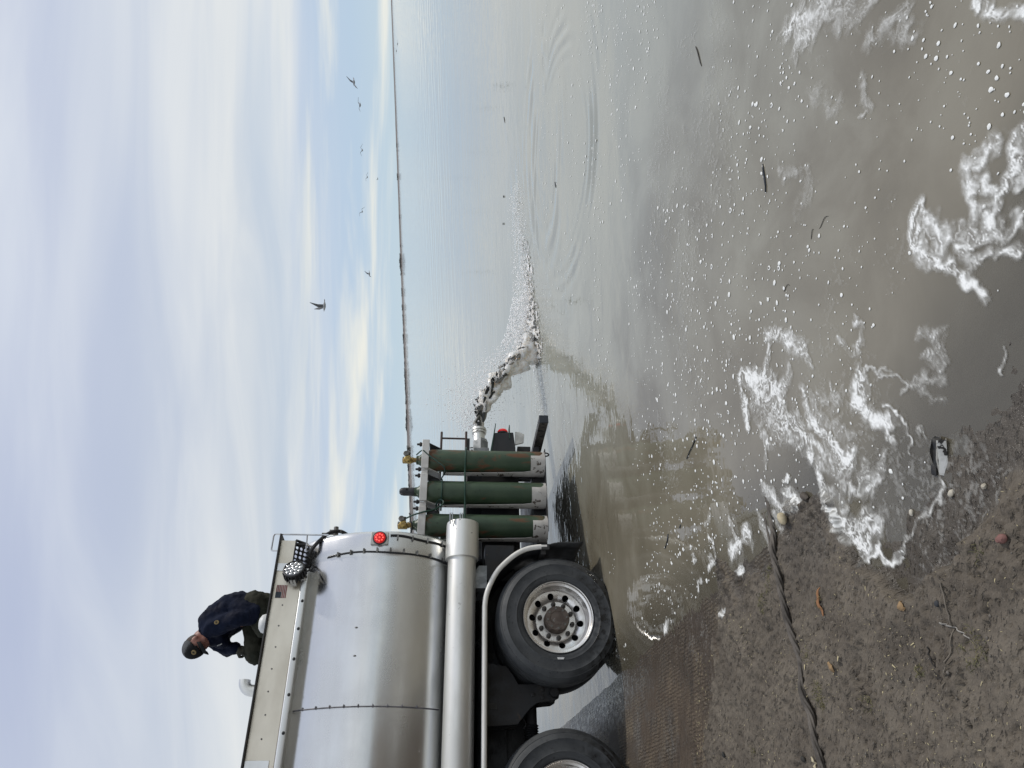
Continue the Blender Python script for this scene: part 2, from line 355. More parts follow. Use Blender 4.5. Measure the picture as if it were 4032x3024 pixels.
def ground(u, v, parts=False):
    n0 = fbm(u * 3.1, v * 3.1, 1, 4); n1 = fbm(u * 11, v * 11, 2, 4); n2 = fbm(u * 34, v * 34, 3, 3); n3 = fbm(u * 95, v * 95, 4, 2)
    base = P0[2] - G * u
    base = np.where(u < -3, P0[2] + G * 3 + .5 * (1 - np.exp((u + 3) / 6)), base)
    mu = np.interp(v, MUD_V, MUD_U) + (fbm(u * 1.6, v * 1.6, 14, 2) - .5) * .42 * sstep(2.3, 1.7, v) + (fbm(u * 2.2, v * 26, 15, 3) - .5) * .75 * sstep(2.4, 1.8, v) + (n0 - .5) * .16 + (n1 - .5) * .17 + (n2 - .5) * .10 + (n3 - .5) * .03
    mud = sstep(.06, -.10 - .10 * sstep(2.3, 1.7, v), u - mu)
    # lumps, clods, small pits and drag marks in the drying mud
    dg = (u + .55 * v) * 1.0; dh = (v - .55 * u)
    pits = sstep(.66, .74, fbm(dg * 30 + 3, dh * 62, 8, 3)); clod = sstep(.50, .66, fbm(dg * 30, dh * 58, 9, 3)) * sstep(.40, .60, n0 + .25 * (n1 - .5)); slot = sstep(.69, .75, fbm(dg * 17, dh * 70, 12, 2))
    streak = fbm(u * 5, v * 70, 6, 3)
    rough = (n0 - .5) * .030 + (n1 - .5) * .026 + (n2 - .5) * .013 + (n3 - .5) * .0065 + clod * .0085 - pits * .010 - slot * .012 * sstep(.45, .6, n1)
    mudh = .020 + rough
    tracks = sstep(2.35, 1.9, v) * sstep(-.3, .4, v)
    slab = (n2 - .5) * .0022 + tracks * ((streak - .5) * .011 + (n1 - .5) * .006)
    h = base + slab * (1 - mud) + mud * mudh
    for pts, w, a in (([(-.31, 2.32), (-.4, 2.42), (-.52, 2.45), (-.59, 2.48), (-.64, 2.39), (-.77, 2.43), (-.85, 2.49)], .028, .022), ([(-.48, 3.35), (-.56, 3.39), (-.65, 3.41), (-.78, 3.41)], .009, -.010), ([(-.60, 2.40), (-.72, 2.36), (-.83, 2.45), (-.92, 2.50)], .012, -.013)):
        d = seg_dist(u + (n2 - .5) * .05, v + (n1 - .5) * .06, pts); h = h + a * np.exp(-(d / w) ** 2)
    d = seg_dist(u, v + (n1 - .5) * .02, CABLE); h = h - .010 * np.exp(-(d / .022) ** 2) + mud * .007 * np.exp(-((d - .045) / .02) ** 2)
    # a boot print pressed into the mud
    du, dv = (u + 1.115), (v - 3.435); a = .35; fu, fv = du * math.cos(a) + dv * math.sin(a), -du * math.sin(a) + dv * math.cos(a)
    sole = sstep(.012, -.012, np.hypot(fu / 1.0, fv / .42) - .125 + (n2 - .5) * .03)
    h = h - sole * (.011 + .006 * np.sign(np.sin(fu * 240 + 5 * np.sin(fv * 90))) * (n1 > .42))
    # right of the slab: washed-out bank, inlet and shallow lake floor
    ve = 3.445 - .14 * np.clip(u, -1.5, .5) + (n1 - .5) * .03
    us = np.interp(v, [3.4, 3.75, 4.0, 4.2, 4.6, 5.1, 6, 9], [-.72, -.72, -.66, -.62, -.50, -.32, .1, .6]) + (n0 - .5) * .10
    hf = .085 * (us - u) + (n1 - .5) * .014 + (n2 - .5) * .006 + (n3 - .5) * .002 - .003
    hf = np.maximum(hf, -3.0) - .010 * np.exp(-(((u + .88) / .10) ** 2 + ((v - 3.70) / .10) ** 2)) * (u < -.70) - .018 * np.exp(-(((u + .90) / .06) ** 2 + ((v - 4.02) / .07) ** 2))
    ue = np.interp(v, [3.4, 3.56, 3.62, 3.68, 3.74, 3.86, 3.93, 4.0, 4.10, 4.18, 4.4, 5, 6], [-.77, -.78, -.79, -.85, -.93, -.95, -.90, -.93, -.90, -.86, -.83, -.70, -.4]) + (n2 - .5) * .03 + (n1 - .5) * .03
    wd = np.interp(v, [3.5, 4.15, 4.5], [.010, .018, .16])
    land = sstep(wd, -wd, u - ue)
    top = base + .018 + rough + .010 * np.exp(-((u - ue) / .05) ** 2) + .026 * np.exp(-(((u + .99) / .10) ** 2 + ((v - 3.76) / .16) ** 2))
    hb = hf * (1 - land) + np.maximum(top, hf) * land
    sl = sstep(.012, -.012, v - ve); sl2 = np.maximum(sl, land * sstep(.3, -.1, v - ve) * 0)
    h = h * sl2 + hb * (1 - sl2)
    mudm = mud * sl2 + (1 - sl2)
    h = h + 4.2 * (1 - np.exp(-np.maximum(v - 9, 0) / 9)) * sstep(1.5, -2.5, u - .25 * (v - 9)) * (.8 + .4 * n0)
    if parts: return h, mudm, (sl2 * (1 - mud)), tracks
    return h
def ground_xy(x, y): u, v = to_uv(np.asarray(x, float), np.asarray(y, float)); return ground(u, v)
def gz(x, y): return float(ground_xy(np.array([x]), np.array([y]))[0])
us_ = graded(-80, 14, -1.72, .45, .0075, 1.14); vs_ = graded(-70, 70, 1.35, 5.05, .0075, 1.14)
U, V = np.meshgrid(us_, vs_, indexing='ij')
H, MUDM, CONC, TRK = ground(U, V, True)
X, Y = to_xy(U, V)
gm = NT('ramp_and_mud')
def ground_mat():
    n = gm; v = n.coord()
    mud, conc, lev = n.attr('mud'), n.attr('conc'), n.attr('level')
    a = n.noise(v, 5, 6, .6); b = n.noise(v, 26, 5, .65); c = n.noise(v, 110, 3, .7)
    mc = n.mix(n.rng(a, .35, .65), (.096, .079, .060), (.137, .115, .088)); mc = n.mix(n.rng(b, .60, .72, 0, .7), mc, (.062, .053, .044))
    mc = n.mix(n.rng(c, .65, .72, 0, .55), mc, (.22, .195, .16))
    fl = n.noise(n.coord((34, 88, 30), (0, 0, math.radians(40))), 1.0, 2, .6); fl2 = n.noise(n.coord((90, 200, 60), (0, 0, math.radians(47))), 1.0, 1, .5)
    mc = n.mix(n.rng(fl, .62, .69, 0, .65), mc, (.036, .030, .025)); mc = n.mix(n.rng(fl2, .66, .74, 0, .6), mc, (.045, .038, .031)); mc = n.mix(n.rng(fl2, .34, .26, 0, .5), mc, (.20, .178, .148))
    # broom-finished concrete with fine grooves across the ramp
    rot = n.coord((1, 1, 1), (0, 0, -math.atan2(.53961009, .84191505)))
    w = n.n('TexWave', wave_type='BANDS', bands_direction='X'); n.L.new(rot, w.inputs['Vector']); w.inputs['Scale'].default_value = 14; w.inputs['Distortion'].default_value = 4.5; w.inputs['Detail'].default_value = 3; w.inputs['Detail Scale'].default_value = 1.6
    cr = n.noise(v, 60, 3, .6)
    pat = n.rng(n.noise(v, 3.2, 4, .6), .44, .58); groove = n.math('MULTIPLY', n.math('MULTIPLY', w.outputs['Fac'], n.rng(cr, .32, .60)), n.math('ADD', n.math('MULTIPLY', pat, .95), .05))
    cc = n.mix(pat, (.070, .055, .040), n.mix(n.rng(a, .35, .62), (.270, .212, .138), (.165, .128, .086))); cc = n.mix(n.rng(groove, .30, .75, .6, 0), cc, (.055, .043, .031))
    cc = n.mix(n.rng(b, .54, .64, 0, .8), cc, (.050, .040, .031))
    rot2 = n.coord((1.5, 24, 1), (0, 0, -math.atan2(.53961009, .84191505)))
    sk = n.noise(rot2, 2.0, 5, .6); cc = n.mix(n.math('MULTIPLY', n.attr('track'), n.rng(sk, .40, .60, 1, .35)), cc, n.mix(n.rng(sk, .3, .7), (.050, .037, .026), (.135, .092, .058)))
    col = n.mix(conc, mc, cc)
    wet = n.rng(n.math('ADD', lev, n.math('MULTIPLY', n.math('SUBTRACT', b, .5), .03)), .010, .045, 1, 0)
    trw = n.math('MULTIPLY', n.attr('track'), n.rng(n.noise(v, 2.6, 4, .6), .35, .60, .95, .25))
    wet = n.math('MAXIMUM', wet, trw)
    col = n.mix(n.math('MULTIPLY', wet, .42), col, (.026, .022, .018))
    rough = n.math('SUBTRACT', .78, n.math('MULTIPLY', wet, n.rng(b, .35, .62, .60, .34)))
    hgt = n.math('ADD', n.math('MULTIPLY', c, .5), b); hgt = n.math('SUBTRACT', hgt, n.math('MULTIPLY', n.math('MULTIPLY', n.rng(fl, .56, .68), mud), .9)); hgt = n.math('ADD', hgt, n.math('MULTIPLY', fl2, .45))
    hgt = n.math('ADD', hgt, n.math('MULTIPLY', n.math('MULTIPLY', groove, conc), 1.3))
    hgt = n.math('ADD', hgt, n.math('MULTIPLY', n.math('MULTIPLY', sk, n.attr('track')), 1.6))
    set_b(n, col, rough, 0, n.bump(hgt, .8, .008), .4)
ground_mat()
me = grid_mesh('shore_ground', X, Y, H, dict(mud=MUDM, conc=CONC, level=H, track=TRK * CONC))
me.materials.append(gm.m)
shore = bpy.data.objects.new('ground', me); COL.objects.link(shore)
tag(shore, 'muddy concrete boat ramp and eroded grey mud bank running into the lake', kind='structure')

# ------------------------------------------------------------------ lake
xs = graded(-6000, 6000, -2.2, 4.2, .035, 1.10); ys = graded(-60, 7000, 1.2, 10.5, .035, 1.10)
WX, WY = np.meshgrid(xs, ys, indexing='xy')
uu, vv = to_uv(WX, WY)
us2 = np.interp(vv, [3.4, 3.75, 4.0, 4.2, 4.6, 5.1, 6, 9], [-.72, -.72, -.66, -.62, -.50, -.32, .1, .6])
edge = P0[2] - G * uu
side = .085 * (us2 - uu)
bed = np.where(vv < 3.5, edge, side); bed = edge * sstep(3.54, 3.46, vv) + side * sstep(3.46, 3.54, vv)
DEPTH = np.clip(-bed, -.2, 3)
RC = (2.25, 7.15)
rr = np.hypot(WX - RC[0], WY - RC[1]); ang = np.arctan2(WY - RC[1], WX - RC[0])
wob = rr + .05 * np.sin(2 * ang + 1) + .10 * (fbm(WX * .9, WY * .9, 31, 3) - .5)
near = sstep(1.9, 1.2, np.abs(WX - RC[0])) * sstep(2.4, .6, rr)
wn = sstep(.30, .62, vnoise(ang * 1.7 + 3, wob * 2.6, 33)); nearside = .30 + .70 * sstep(.2, -.8, np.sin(ang + .15))
WZ = .0165 * np.cos((wob - 1.43) * 2 * PI / (.17 + .05 * (wob - 1.2))) * np.exp(-((wob - 1.33) / .26) ** 2) * wn * nearside
d2 = np.hypot((WX - 2.7) * .8, WY - 8.1) + .16 * (fbm(WX * 1.3, WY * 1.3, 37, 3) - .5)
WZ = WZ + .0090 * np.cos((d2 - .6) * 2 * PI / .30) * np.exp(-((d2 - .80) / .38) ** 2) * sstep(.35, .65, fbm(WX * .8, WY * 2.2, 38, 3))
WZ = WZ + .0075 * (fbm(WX * .55 - WY * .25, WY * 1.5, 39, 3) - .5) * sstep(3.6, 5.2, WY)
jd = seg_dist(WX, WY, [(.35, 8.85), (1.2, 9.2), (2.6, 9.8)])
AG = np.exp(-(jd / .75) ** 2)
WZ = WZ + .004 * AG * (fbm(WX * 6, WY * 6, 35, 3) - .5) * 2
fade = sstep(13, 9, np.hypot(WX - 1, WY - 5.5)); WZ = WZ * fade
ut, vt = uu, vv
TR = np.exp(-((uu - 1.2) / 1.9) ** 2) * np.exp(-((vv + .7) / 1.6) ** 2)            # water stirred round the back of the truck
def water_mat():
    n = NT('lake_water'); v = n.coord(); dep = n.attr('depth'); ag = n.attr('stir')
    a = n.noise(n.coord((.55, .9, 1)), .55, 4, .55, .5); b = n.noise(v, 1.7, 5, .6, .6)
    f = n.rng(n.math('ADD', n.math('MULTIPLY', a, .6), n.math('MULTIPLY', b, .4)), .38, .62)
    silt = n.mix(f, (.282, .290, .250), (.315, .312, .258)); silt = n.mix(n.rng(n.math('ADD', dep, n.math('MULTIPLY', n.math('SUBTRACT', f, .5), .12)), .05, .34, 1, 0), silt, n.mix(f, (.165, .146, .106), (.225, .200, .148)))
    big = n.noise(n.coord((.02, .05, 1)), 1.0, 3); w1 = n.noise(n.coord((1, 1.5, 1)), 3.0, 3, .5, .4); w2 = n.noise(v, 11, 3, .55); w3 = n.noise(n.coord((.35, .9, 1)), .8, 3)
    amp = n.math('ADD', n.math('ADD', .22, n.math('MULTIPLY', n.rng(big, .4, .6), .35)), n.math('MULTIPLY', ag, 1.1))
    far = n.attr('far')
    h = n.math('ADD', n.math('MULTIPLY', w1, .020), n.math('MULTIPLY', w2, n.math('ADD', .0012, n.math('MULTIPLY', ag, .007))))
    h = n.math('ADD', n.math('MULTIPLY', h, amp), n.math('MULTIPLY', n.math('MULTIPLY', w3, far), .16))
    nb = n.n('Bump'); nb.inputs['Strength'].default_value = .55; nb.inputs['Distance'].default_value = 1.0; n.L.new(h, nb.inputs['Height']); nrm = nb.outputs[0]
    dif = n.n('BsdfDiffuse'); n.put(dif.inputs['Color'], silt)
    tr = n.n('BsdfTransparent'); n.put(tr.inputs['Color'], (.93, .90, .82))
    m1 = n.n('MixShader'); n.put(m1.inputs[0], n.rng(dep, .002, .048, .45, 1.0)); n.L.new(tr.outputs[0], m1.inputs[1]); n.L.new(dif.outputs[0], m1.inputs[2])
    gl = n.n('BsdfGlossy'); n.put(gl.inputs['Color'], (1, 1, 1)); n.put(gl.inputs['Roughness'], .025); n.L.new(nrm, gl.inputs['Normal'])
    fr = n.n('Fresnel'); fr.inputs['IOR'].default_value = 1.58; n.L.new(nrm, fr.inputs['Normal'])
    m2 = n.n('MixShader'); n.L.new(fr.outputs[0], m2.inputs[0]); n.L.new(m1.outputs[0], m2.inputs[1]); n.L.new(gl.outputs[0], m2.inputs[2])
    n.N.remove(n.b); n.L.new(m2.outputs[0], n.out.inputs[0]); return n.m
me = grid_mesh('lake', WX, WY, WZ, dict(depth=DEPTH, stir=np.clip(AG + .85 * TR, 0, 1), far=sstep(9, 40, WY)))
me.materials.append(water_mat())
lake = bpy.data.objects.new('water', me); COL.objects.link(lake); tag(lake, 'silty grey brown lake water mirroring the pale sky', kind='structure')

# ------------------------------------------------------------------ foam on the water and along the slab
STROKES=[(0.0333,0.7,[0.181,3.089,0.179,3.013,0.148,2.943,0.124,2.848,0.099,2.797]),(0.0119,0.4,[0.092,2.798,0.047,2.756,0.004,2.728]),(0.0192,0.8,[0.137,3.069,0.09,3.065,0.052,3.114,0.014,3.149]),(0.017,1,[0.026,3.308,-0.024,3.338,-0.075,3.342,-0.142,3.303,-0.199,3.281,-0.239,3.25]),(0.0451,0.75,[-0.0,3.266,-0.01,3.151,-0.043,3.074,-0.097,3.033,-0.158,3.007,-0.208,2.939,-0.249,2.873,-0.282,2.822]),(0.0661,0.55,[-0.042,3.202,-0.114,3.158,-0.177,3.115,-0.219,3.012,-0.259,2.914]),(0.0228,0.6,[-0.043,2.942,-0.073,2.972,-0.081,3.032]),(0.0197,0.55,[0.008,2.903,-0.043,2.921,-0.058,3.0]),(0.0174,0.55,[-0.08,2.809,-0.137,2.787,-0.187,2.777,-0.22,2.742]),(0.0262,0.9,[-0.184,2.715,-0.218,2.693,-0.241,2.624,-0.278,2.581,-0.313,2.529,-0.333,2.468]),(0.0175,1,[-0.275,2.822,-0.321,2.773,-0.366,2.726,-0.418,2.693,-0.448,2.66,-0.48,2.639,-0.52,2.596,-0.558,2.544,-0.587,2.524,-0.611,2.484,-0.65,2.456,-0.678,2.437]),(0.0453,0.6,[-0.312,2.748,-0.306,2.675,-0.336,2.63,-0.338,2.585,-0.339,2.52]),(0.0338,0.55,[-0.375,2.679,-0.374,2.61,-0.367,2.543,-0.361,2.49]),(0.0188,0.5,[-0.394,2.545,-0.432,2.536,-0.475,2.56]),(0.0252,0.6,[-0.426,2.494,-0.464,2.486,-0.461,2.425,-0.441,2.376,-0.404,2.327,-0.34,2.296,-0.315,2.286]),(0.0326,0.6,[-0.371,2.41,-0.413,2.393,-0.434,2.366]),(0.0076,0.55,[-0.076,2.213,-0.053,2.178,-0.031,2.169,-0.013,2.193,-0.0,2.243,0.007,2.305,0.003,2.36,-0.015,2.419]),(0.0255,0.95,[-0.018,2.42,-0.046,2.439,-0.097,2.434,-0.127,2.396,-0.151,2.35,-0.161,2.305,-0.177,2.261]),(0.0182,0.8,[-0.177,2.261,-0.207,2.271,-0.243,2.273,-0.259,2.248]),(0.0057,0.65,[-0.101,2.283,-0.129,2.233,-0.168,2.201,-0.218,2.171,-0.268,2.157,-0.309,2.167]),(0.0068,0.5,[0.003,2.36,0.024,2.268,-0.001,2.234]),(0.0345,0.85,[-0.589,2.503,-0.592,2.452,-0.555,2.391,-0.579,2.355,-0.635,2.386,-0.66,2.417]),(0.0229,0.3,[-0.526,2.334,-0.523,2.279]),(0.0103,0.55,[-0.378,2.012,-0.416,2.014,-0.453,2.044,-0.494,2.091,-0.538,2.147,-0.578,2.206,-0.598,2.215,-0.655,2.26]),(0.0082,1,[-0.692,2.418,-0.702,2.395,-0.683,2.342,-0.633,2.321,-0.665,2.305,-0.657,2.243]),(0.0163,0.5,[-0.163,3.178,-0.272,3.122,-0.346,3.065]),(0.0147,0.5,[-0.319,3.109,-0.42,3.101]),(0.0278,0.75,[-0.532,3.109,-0.578,3.051,-0.584,2.993,-0.546,2.892,-0.509,2.945]),(0.0065,0.9,[-0.471,3.0,-0.425,2.933]),(0.0103,0.55,[0.213,2.436,0.18,2.418,0.17,2.449]),(0.0102,0.55,[0.187,2.428,0.17,2.38,0.14,2.391,0.099,2.433]),(0.0145,0.6,[0.117,2.52,0.103,2.505]),(0.0141,0.55,[0.094,2.453,0.097,2.403]),(0.0227,0.27,[-0.042,2.154,-0.037,2.061,-0.028,1.988]),(0.0181,0.22,[-0.065,2.092,-0.107,2.028,-0.117,1.979]),(0.0221,0.3,[0.117,2.091,0.116,2.01,0.078,1.99]),(0.0111,0.45,[0.044,2.064,0.048,2.02,0.021,2.021]),(0.0055,0.5,[0.053,1.743,0.02,1.739,-0.012,1.757]),(0.0286,0.32,[-0.142,2.7,-0.193,2.599,-0.228,2.514,-0.256,2.463]),(0.0057,0.4,[-0.231,2.116,-0.212,2.077,-0.229,2.078]),(0.0206,0.3,[-0.107,2.674,-0.105,2.593,-0.131,2.551]),(0.008,0.5,[-0.065,2.613,-0.12,2.628]),(0.0217,0.25,[-0.317,2.242,-0.386,2.238,-0.43,2.214]),(0.0061,0.3,[-0.347,1.936,-0.384,1.978]),(0.0161,0.5,[-0.137,2.787,-0.204,2.692,-0.268,2.626]),(0.0234,0.35,[-0.483,2.662,-0.48,2.593,-0.51,2.53]),(0.0261,0.95,[-0.956,3.517,-0.857,3.405,-0.815,3.319,-0.798,3.35]),(0.0197,0.8,[-1.008,3.812,-1.043,3.774,-1.071,3.818]),(0.0163,0.9,[-1.051,4.036,-1.074,4.015]),(0.0131,0.7,[-1.23,4.006,-1.189,3.958]),(0.0122,0.8,[-1.013,3.426,-1.03,3.415]),(0.0165,0.7,[-1.274,3.646,-1.243,3.574]),(0.0223,0.8,[-1.719,4.624,-1.624,4.528,-1.609,4.498]),(0.0203,0.7,[-1.755,4.549,-1.879,4.467]),(0.0296,0.8,[-1.838,4.071,-1.776,4.011,-1.887,4.011,-1.911,3.982]),(0.03,0.75,[-2.092,4.901,-2.091,4.787,-2.109,4.675]),(0.0633,0.3,[-1.667,5.554,-1.518,5.276,-1.832,5.511,-1.856,5.276,-1.548,4.728]),(0.036,0.4,[-2.102,5.102,-1.95,4.998,-1.853,4.791]),(0.0165,0.55,[-0.791,3.559,-0.818,3.489,-0.865,3.44]),(0.0239,0.4,[-0.666,3.183,-0.779,3.147]),(0.0228,0.45,[-0.638,3.065,-0.699,3.042]),(0.0443,0.5,[-2.564,5.953,-2.467,5.652,-2.354,5.422]),(0.0515,0.35,[-2.329,5.286,-2.431,5.138,-2.615,5.334]),(0.0259,0.5,[-2.181,4.927,-2.245,4.841]),(0.0105,0.7,[-0.917,3.805,-0.949,3.746,-1.034,3.773]),(0.0199,0.35,[-0.862,3.885,-0.788,3.773]),(0.0154,0.75,[0.614,1.682,0.599,1.714,0.551,1.722,0.508,1.748,0.466,1.762,0.423,1.776,0.4,1.816,0.38,1.87,0.36,1.906]),(0.0115,0.5,[0.572,1.692,0.52,1.717,0.488,1.695]),(0.018,0.55,[0.606,1.781,0.61,1.826,0.592,1.854,0.59,1.882,0.543,1.87,0.489,1.872,0.434,1.868,0.404,1.883]),(0.0162,0.7,[0.551,1.822,0.517,1.817,0.503,1.786]),(0.017,0.7,[0.512,2.076,0.494,2.102,0.461,2.116,0.411,2.106,0.373,2.066,0.335,2.02,0.309,1.967,0.281,1.931,0.256,1.876,0.236,1.836]),(0.0211,0.75,[0.473,2.037,0.441,1.999,0.411,1.993,0.397,2.009]),(0.0179,0.6,[0.461,2.086,0.422,2.072]),(0.0188,0.5,[0.415,1.932,0.369,1.927,0.332,1.908,0.313,1.86]),(0.017,0.6,[0.414,1.698,0.392,1.753,0.39,1.79]),(0.0154,0.7,[0.342,1.761,0.341,1.731,0.328,1.694]),(0.0102,0.5,[0.339,1.799,0.322,1.853,0.296,1.888]),(0.024,0.3,[0.451,1.827,0.46,1.8]),(0.0412,0.55,[1.463,2.844,1.467,2.743,1.45,2.623]),(0.0457,0.42,[1.378,2.735,1.385,2.627,1.399,2.526]),(0.0182,0.4,[1.318,2.753,1.365,2.708]),(0.047,0.3,[1.323,2.46,1.293,2.3]),(0.0405,0.33,[1.174,2.297,1.174,2.219,1.189,2.162]),(0.0585,0.3,[1.476,2.674,1.446,2.548,1.355,2.391]),(0.0361,0.25,[1.122,2.202,1.119,2.121]),(0.0199,0.7,[1.06,1.826,1.025,1.775,0.984,1.746,0.964,1.698,0.925,1.671]),(0.0367,0.22,[0.838,2.77,0.777,2.692,0.724,2.749]),(0.0294,0.22,[0.901,2.929,0.843,2.812]),(0.0365,0.16,[1.141,2.642,1.023,2.549,1.024,2.478]),(0.0216,0.3,[1.055,2.355,1.006,2.316,0.965,2.298]),(0.0073,0.35,[0.944,2.31,0.914,2.352])]
def foam_field(FX, FY, fx, fy):
    w1 = lambda s: fbm(FX * 3.5, FY * 3.5, s, 2) - .5
    wx = FX + .07 * w1(41) + .075 * (fbm(FX * 11, FY * 11, 42, 3) - .5) + .024 * (fbm(FX * 38, FY * 38, 54, 2) - .5)
    wy = FY + .07 * w1(43) + .075 * (fbm(FX * 11, FY * 11, 44, 3) - .5) + .024 * (fbm(FX * 38, FY * 38, 55, 2) - .5)
    F = np.zeros_like(FX)
    for w, I, p in STROKES:
        w = w * 1.75; pts = list(zip(p[0::2], p[1::2])); pad = w * 2 + .09
        x0, x1, y0, y1 = min(p[0::2]) - pad, max(p[0::2]) + pad, min(p[1::2]) - pad, max(p[1::2]) + pad
        i0, i1 = np.searchsorted(fx, [x0, x1]); j0, j1 = np.searchsorted(fy, [y0, y1])
        if i1 <= i0 or j1 <= j0: continue
        d = seg_dist(wx[j0:j1, i0:i1], wy[j0:j1, i0:i1], pts if len(pts) > 1 else pts * 2) / w
        F[j0:j1, i0:i1] = np.maximum(F[j0:j1, i0:i1], (.25 + .75 * I) * np.exp(-(d * 1.15) ** 2))
    # lace of scum: level lines and ridges of a field twisted through itself
    q1 = fbm(wx * 4, wy * 4, 45, 3) - .5; q2 = fbm(wx * 4 + 9, wy * 4, 46, 3) - .5
    sw = fbm(wx * 6 + 4.5 * q1, wy * 6 + 4.5 * q2, 47, 3)
    sx, sy = wx + .12 * (sw - .5), wy - .12 * (sw - .5)
    lines = np.clip(1 - np.abs(np.sin(PI * (9 * sw + .9 * F))) * 1.9, 0, 1)
    rid = lambda k, s, g: np.clip(1 - np.abs(2 * fbm(sx * k + 4 * q1, sy * k + 4 * q2, s, 3) - 1) * g, 0, 1)
    r1, r2 = rid(9, 48, 4.5), rid(21, 53, 3.6)
    sp = fbm(FX * 95, FY * 95, 49, 2); md = fbm(FX * 26, FY * 26, 57, 3)
    lace = np.maximum(np.maximum(.95 * lines, .8 * r1), .75 * r2)
    t = F + .50 * (sw - .5) + .28 * (md - .5)
    film = sstep(.24, .60, t)
    core = sstep(.60, .98, t + .22 * (lace - .4))
    A = film * (.19 + .12 * sp) + sstep(.14, .44, t) * lace * (.22 + .46 * F) + .42 * core * (.45 + .60 * lace)
    A = A * (.80 + .40 * sp)
    far = fbm(FX * 2.0, FY * 2.0, 52, 3)
    A = np.maximum(A, .24 * sstep(.56, .74, far) * sstep(.35, .95, r2) * sstep(.42, .62, sp + .08))
    return np.clip(A, 0, .96)
def build_foam():
    st = .0052; fx = np.arange(-1.75, 2.0, st); fy = np.arange(1.45, 4.6, st); FX, FY = np.meshgrid(fx, fy, indexing='xy')
    A = foam_field(FX, FY, fx, fy)
    HH = ground_xy(FX, FY); z = np.maximum(HH, 0) + .004
    onland = sstep(.020, .035, HH); A = A * (1 - onland * (A < .30))
    big = (A[:-1, :-1] > .03) | (A[1:, 1:] > .03) | (A[1:, :-1] > .03) | (A[:-1, 1:] > .03)
    n = NT('foam'); a = n.attr('foam'); b = n.noise(n.coord(), 160, 2, .7)
    a2 = n.math('MULTIPLY', a, n.rng(b, .25, .6, .80, 1.0))
    dif = n.n('BsdfDiffuse'); n.put(dif.inputs['Color'], n.mix(n.rng(a, .3, .95), (.62, .61, .57), (.90, .90, .87)))
    tr = n.n('BsdfTransparent'); mx = n.n('MixShader'); n.L.new(a2, mx.inputs[0]); n.L.new(tr.outputs[0], mx.inputs[1]); n.L.new(dif.outputs[0], mx.inputs[2])
    n.N.remove(n.b); n.L.new(mx.outputs[0], n.out.inputs[0])
    me = grid_mesh('foam', FX, FY, z, dict(foam=A), keep=big); me.materials.append(n.m)
    o = bpy.data.objects.new('foam', me); COL.objects.link(o); tag(o, 'swirls of white foam drifting along the slab edge and muddy shore', kind='stuff')
build_foam()
def build_flecks():
    n = NT('fleck_foam'); set_b(n, n.mix(n.noise(n.coord(), 60, 2), (.68, .68, .64), (.88, .88, .85)), .75)
    Vs, Fs = [], []; c = 0; r_ = random.Random(5)
    N = 16000; cy = 1.6 + 6.6 * RNG.random(N) ** 1.35; cxx = -2.4 + RNG.random(N) * (3.4 + cy * .55)
    ok = (ground_xy(cxx, cy) < -.006) & (fbm(cxx * 1.1, cy * 1.1, 61, 3) > .30 + .24 * RNG.random(N)) & ((cy < 6.0) | (RNG.random(N) < .3))
    for x, y in list(zip(cxx[ok], cy[ok]))[:4600]:
        r = math.exp(r_.gauss(math.log(.0044), .55)); r = min(r, .0125) * (.72 if y < 2.7 else (1 if y < 3.4 else 1.15))
        if y < 2.7 and r_.random() < .35: continue
        k = 8; ph = r_.random() * 6.3; el = r_.uniform(.65, 1.0); base = len(Vs)
        ring = r > .010 and r_.random() < .18
        for q in range(k):
            a = 2 * PI * q / k; rr_ = r * r_.uniform(.82, 1.15)
            px, py = rr_ * math.cos(a), rr_ * el * math.sin(a)
            Vs.append((x + px * math.cos(ph) - py * math.sin(ph), y + px * math.sin(ph) + py * math.cos(ph), .0025))
        if ring:
            for q in range(k):
                a = 2 * PI * q / k; px, py = .55 * r * math.cos(a), .55 * r * el * math.sin(a)
                Vs.append((x + px * math.cos(ph) - py * math.sin(ph), y + px * math.sin(ph) + py * math.cos(ph), .004))
            for q in range(k):
                q2 = (q + 1) % k; Fs += [(base + q, base + q2, base + k + q2), (base + q, base + k + q2, base + k + q)]
        else:
            Vs.append((x, y, .003 + r * .35))
            for q in range(k): Fs.append((base + q, base + (q + 1) % k, base + k))
    o = soup('foam_flecks', Vs, Fs, n.m); tag(o, 'small white foam flecks floating all over the silty water', kind='stuff')
build_flecks()

# ------------------------------------------------------------------ fish truck: local x to its tail, y away from the viewer, z up; origin at the rear near-side hub
TT, TS, TU = (.83811067, .53717175, -.09495796), (-.54136422, .84045253, -.02375553), (.06704685, .07131661, .9951978)
TRM = Matrix(((TT[0], TS[0], TU[0], -1.97343), (TT[1], TS[1], TU[1], 5.87701), (TT[2], TS[2], TU[2], .46005), (0, 0, 0, 1)))
def tw(x, y, z): return TRM @ Vector((x, y, z))
truck = empty('tank_truck'); truck.matrix_world = TRM
tag(truck, 'stainless steel fish tank truck backed down the ramp into the lake', 'truck')
T = truck
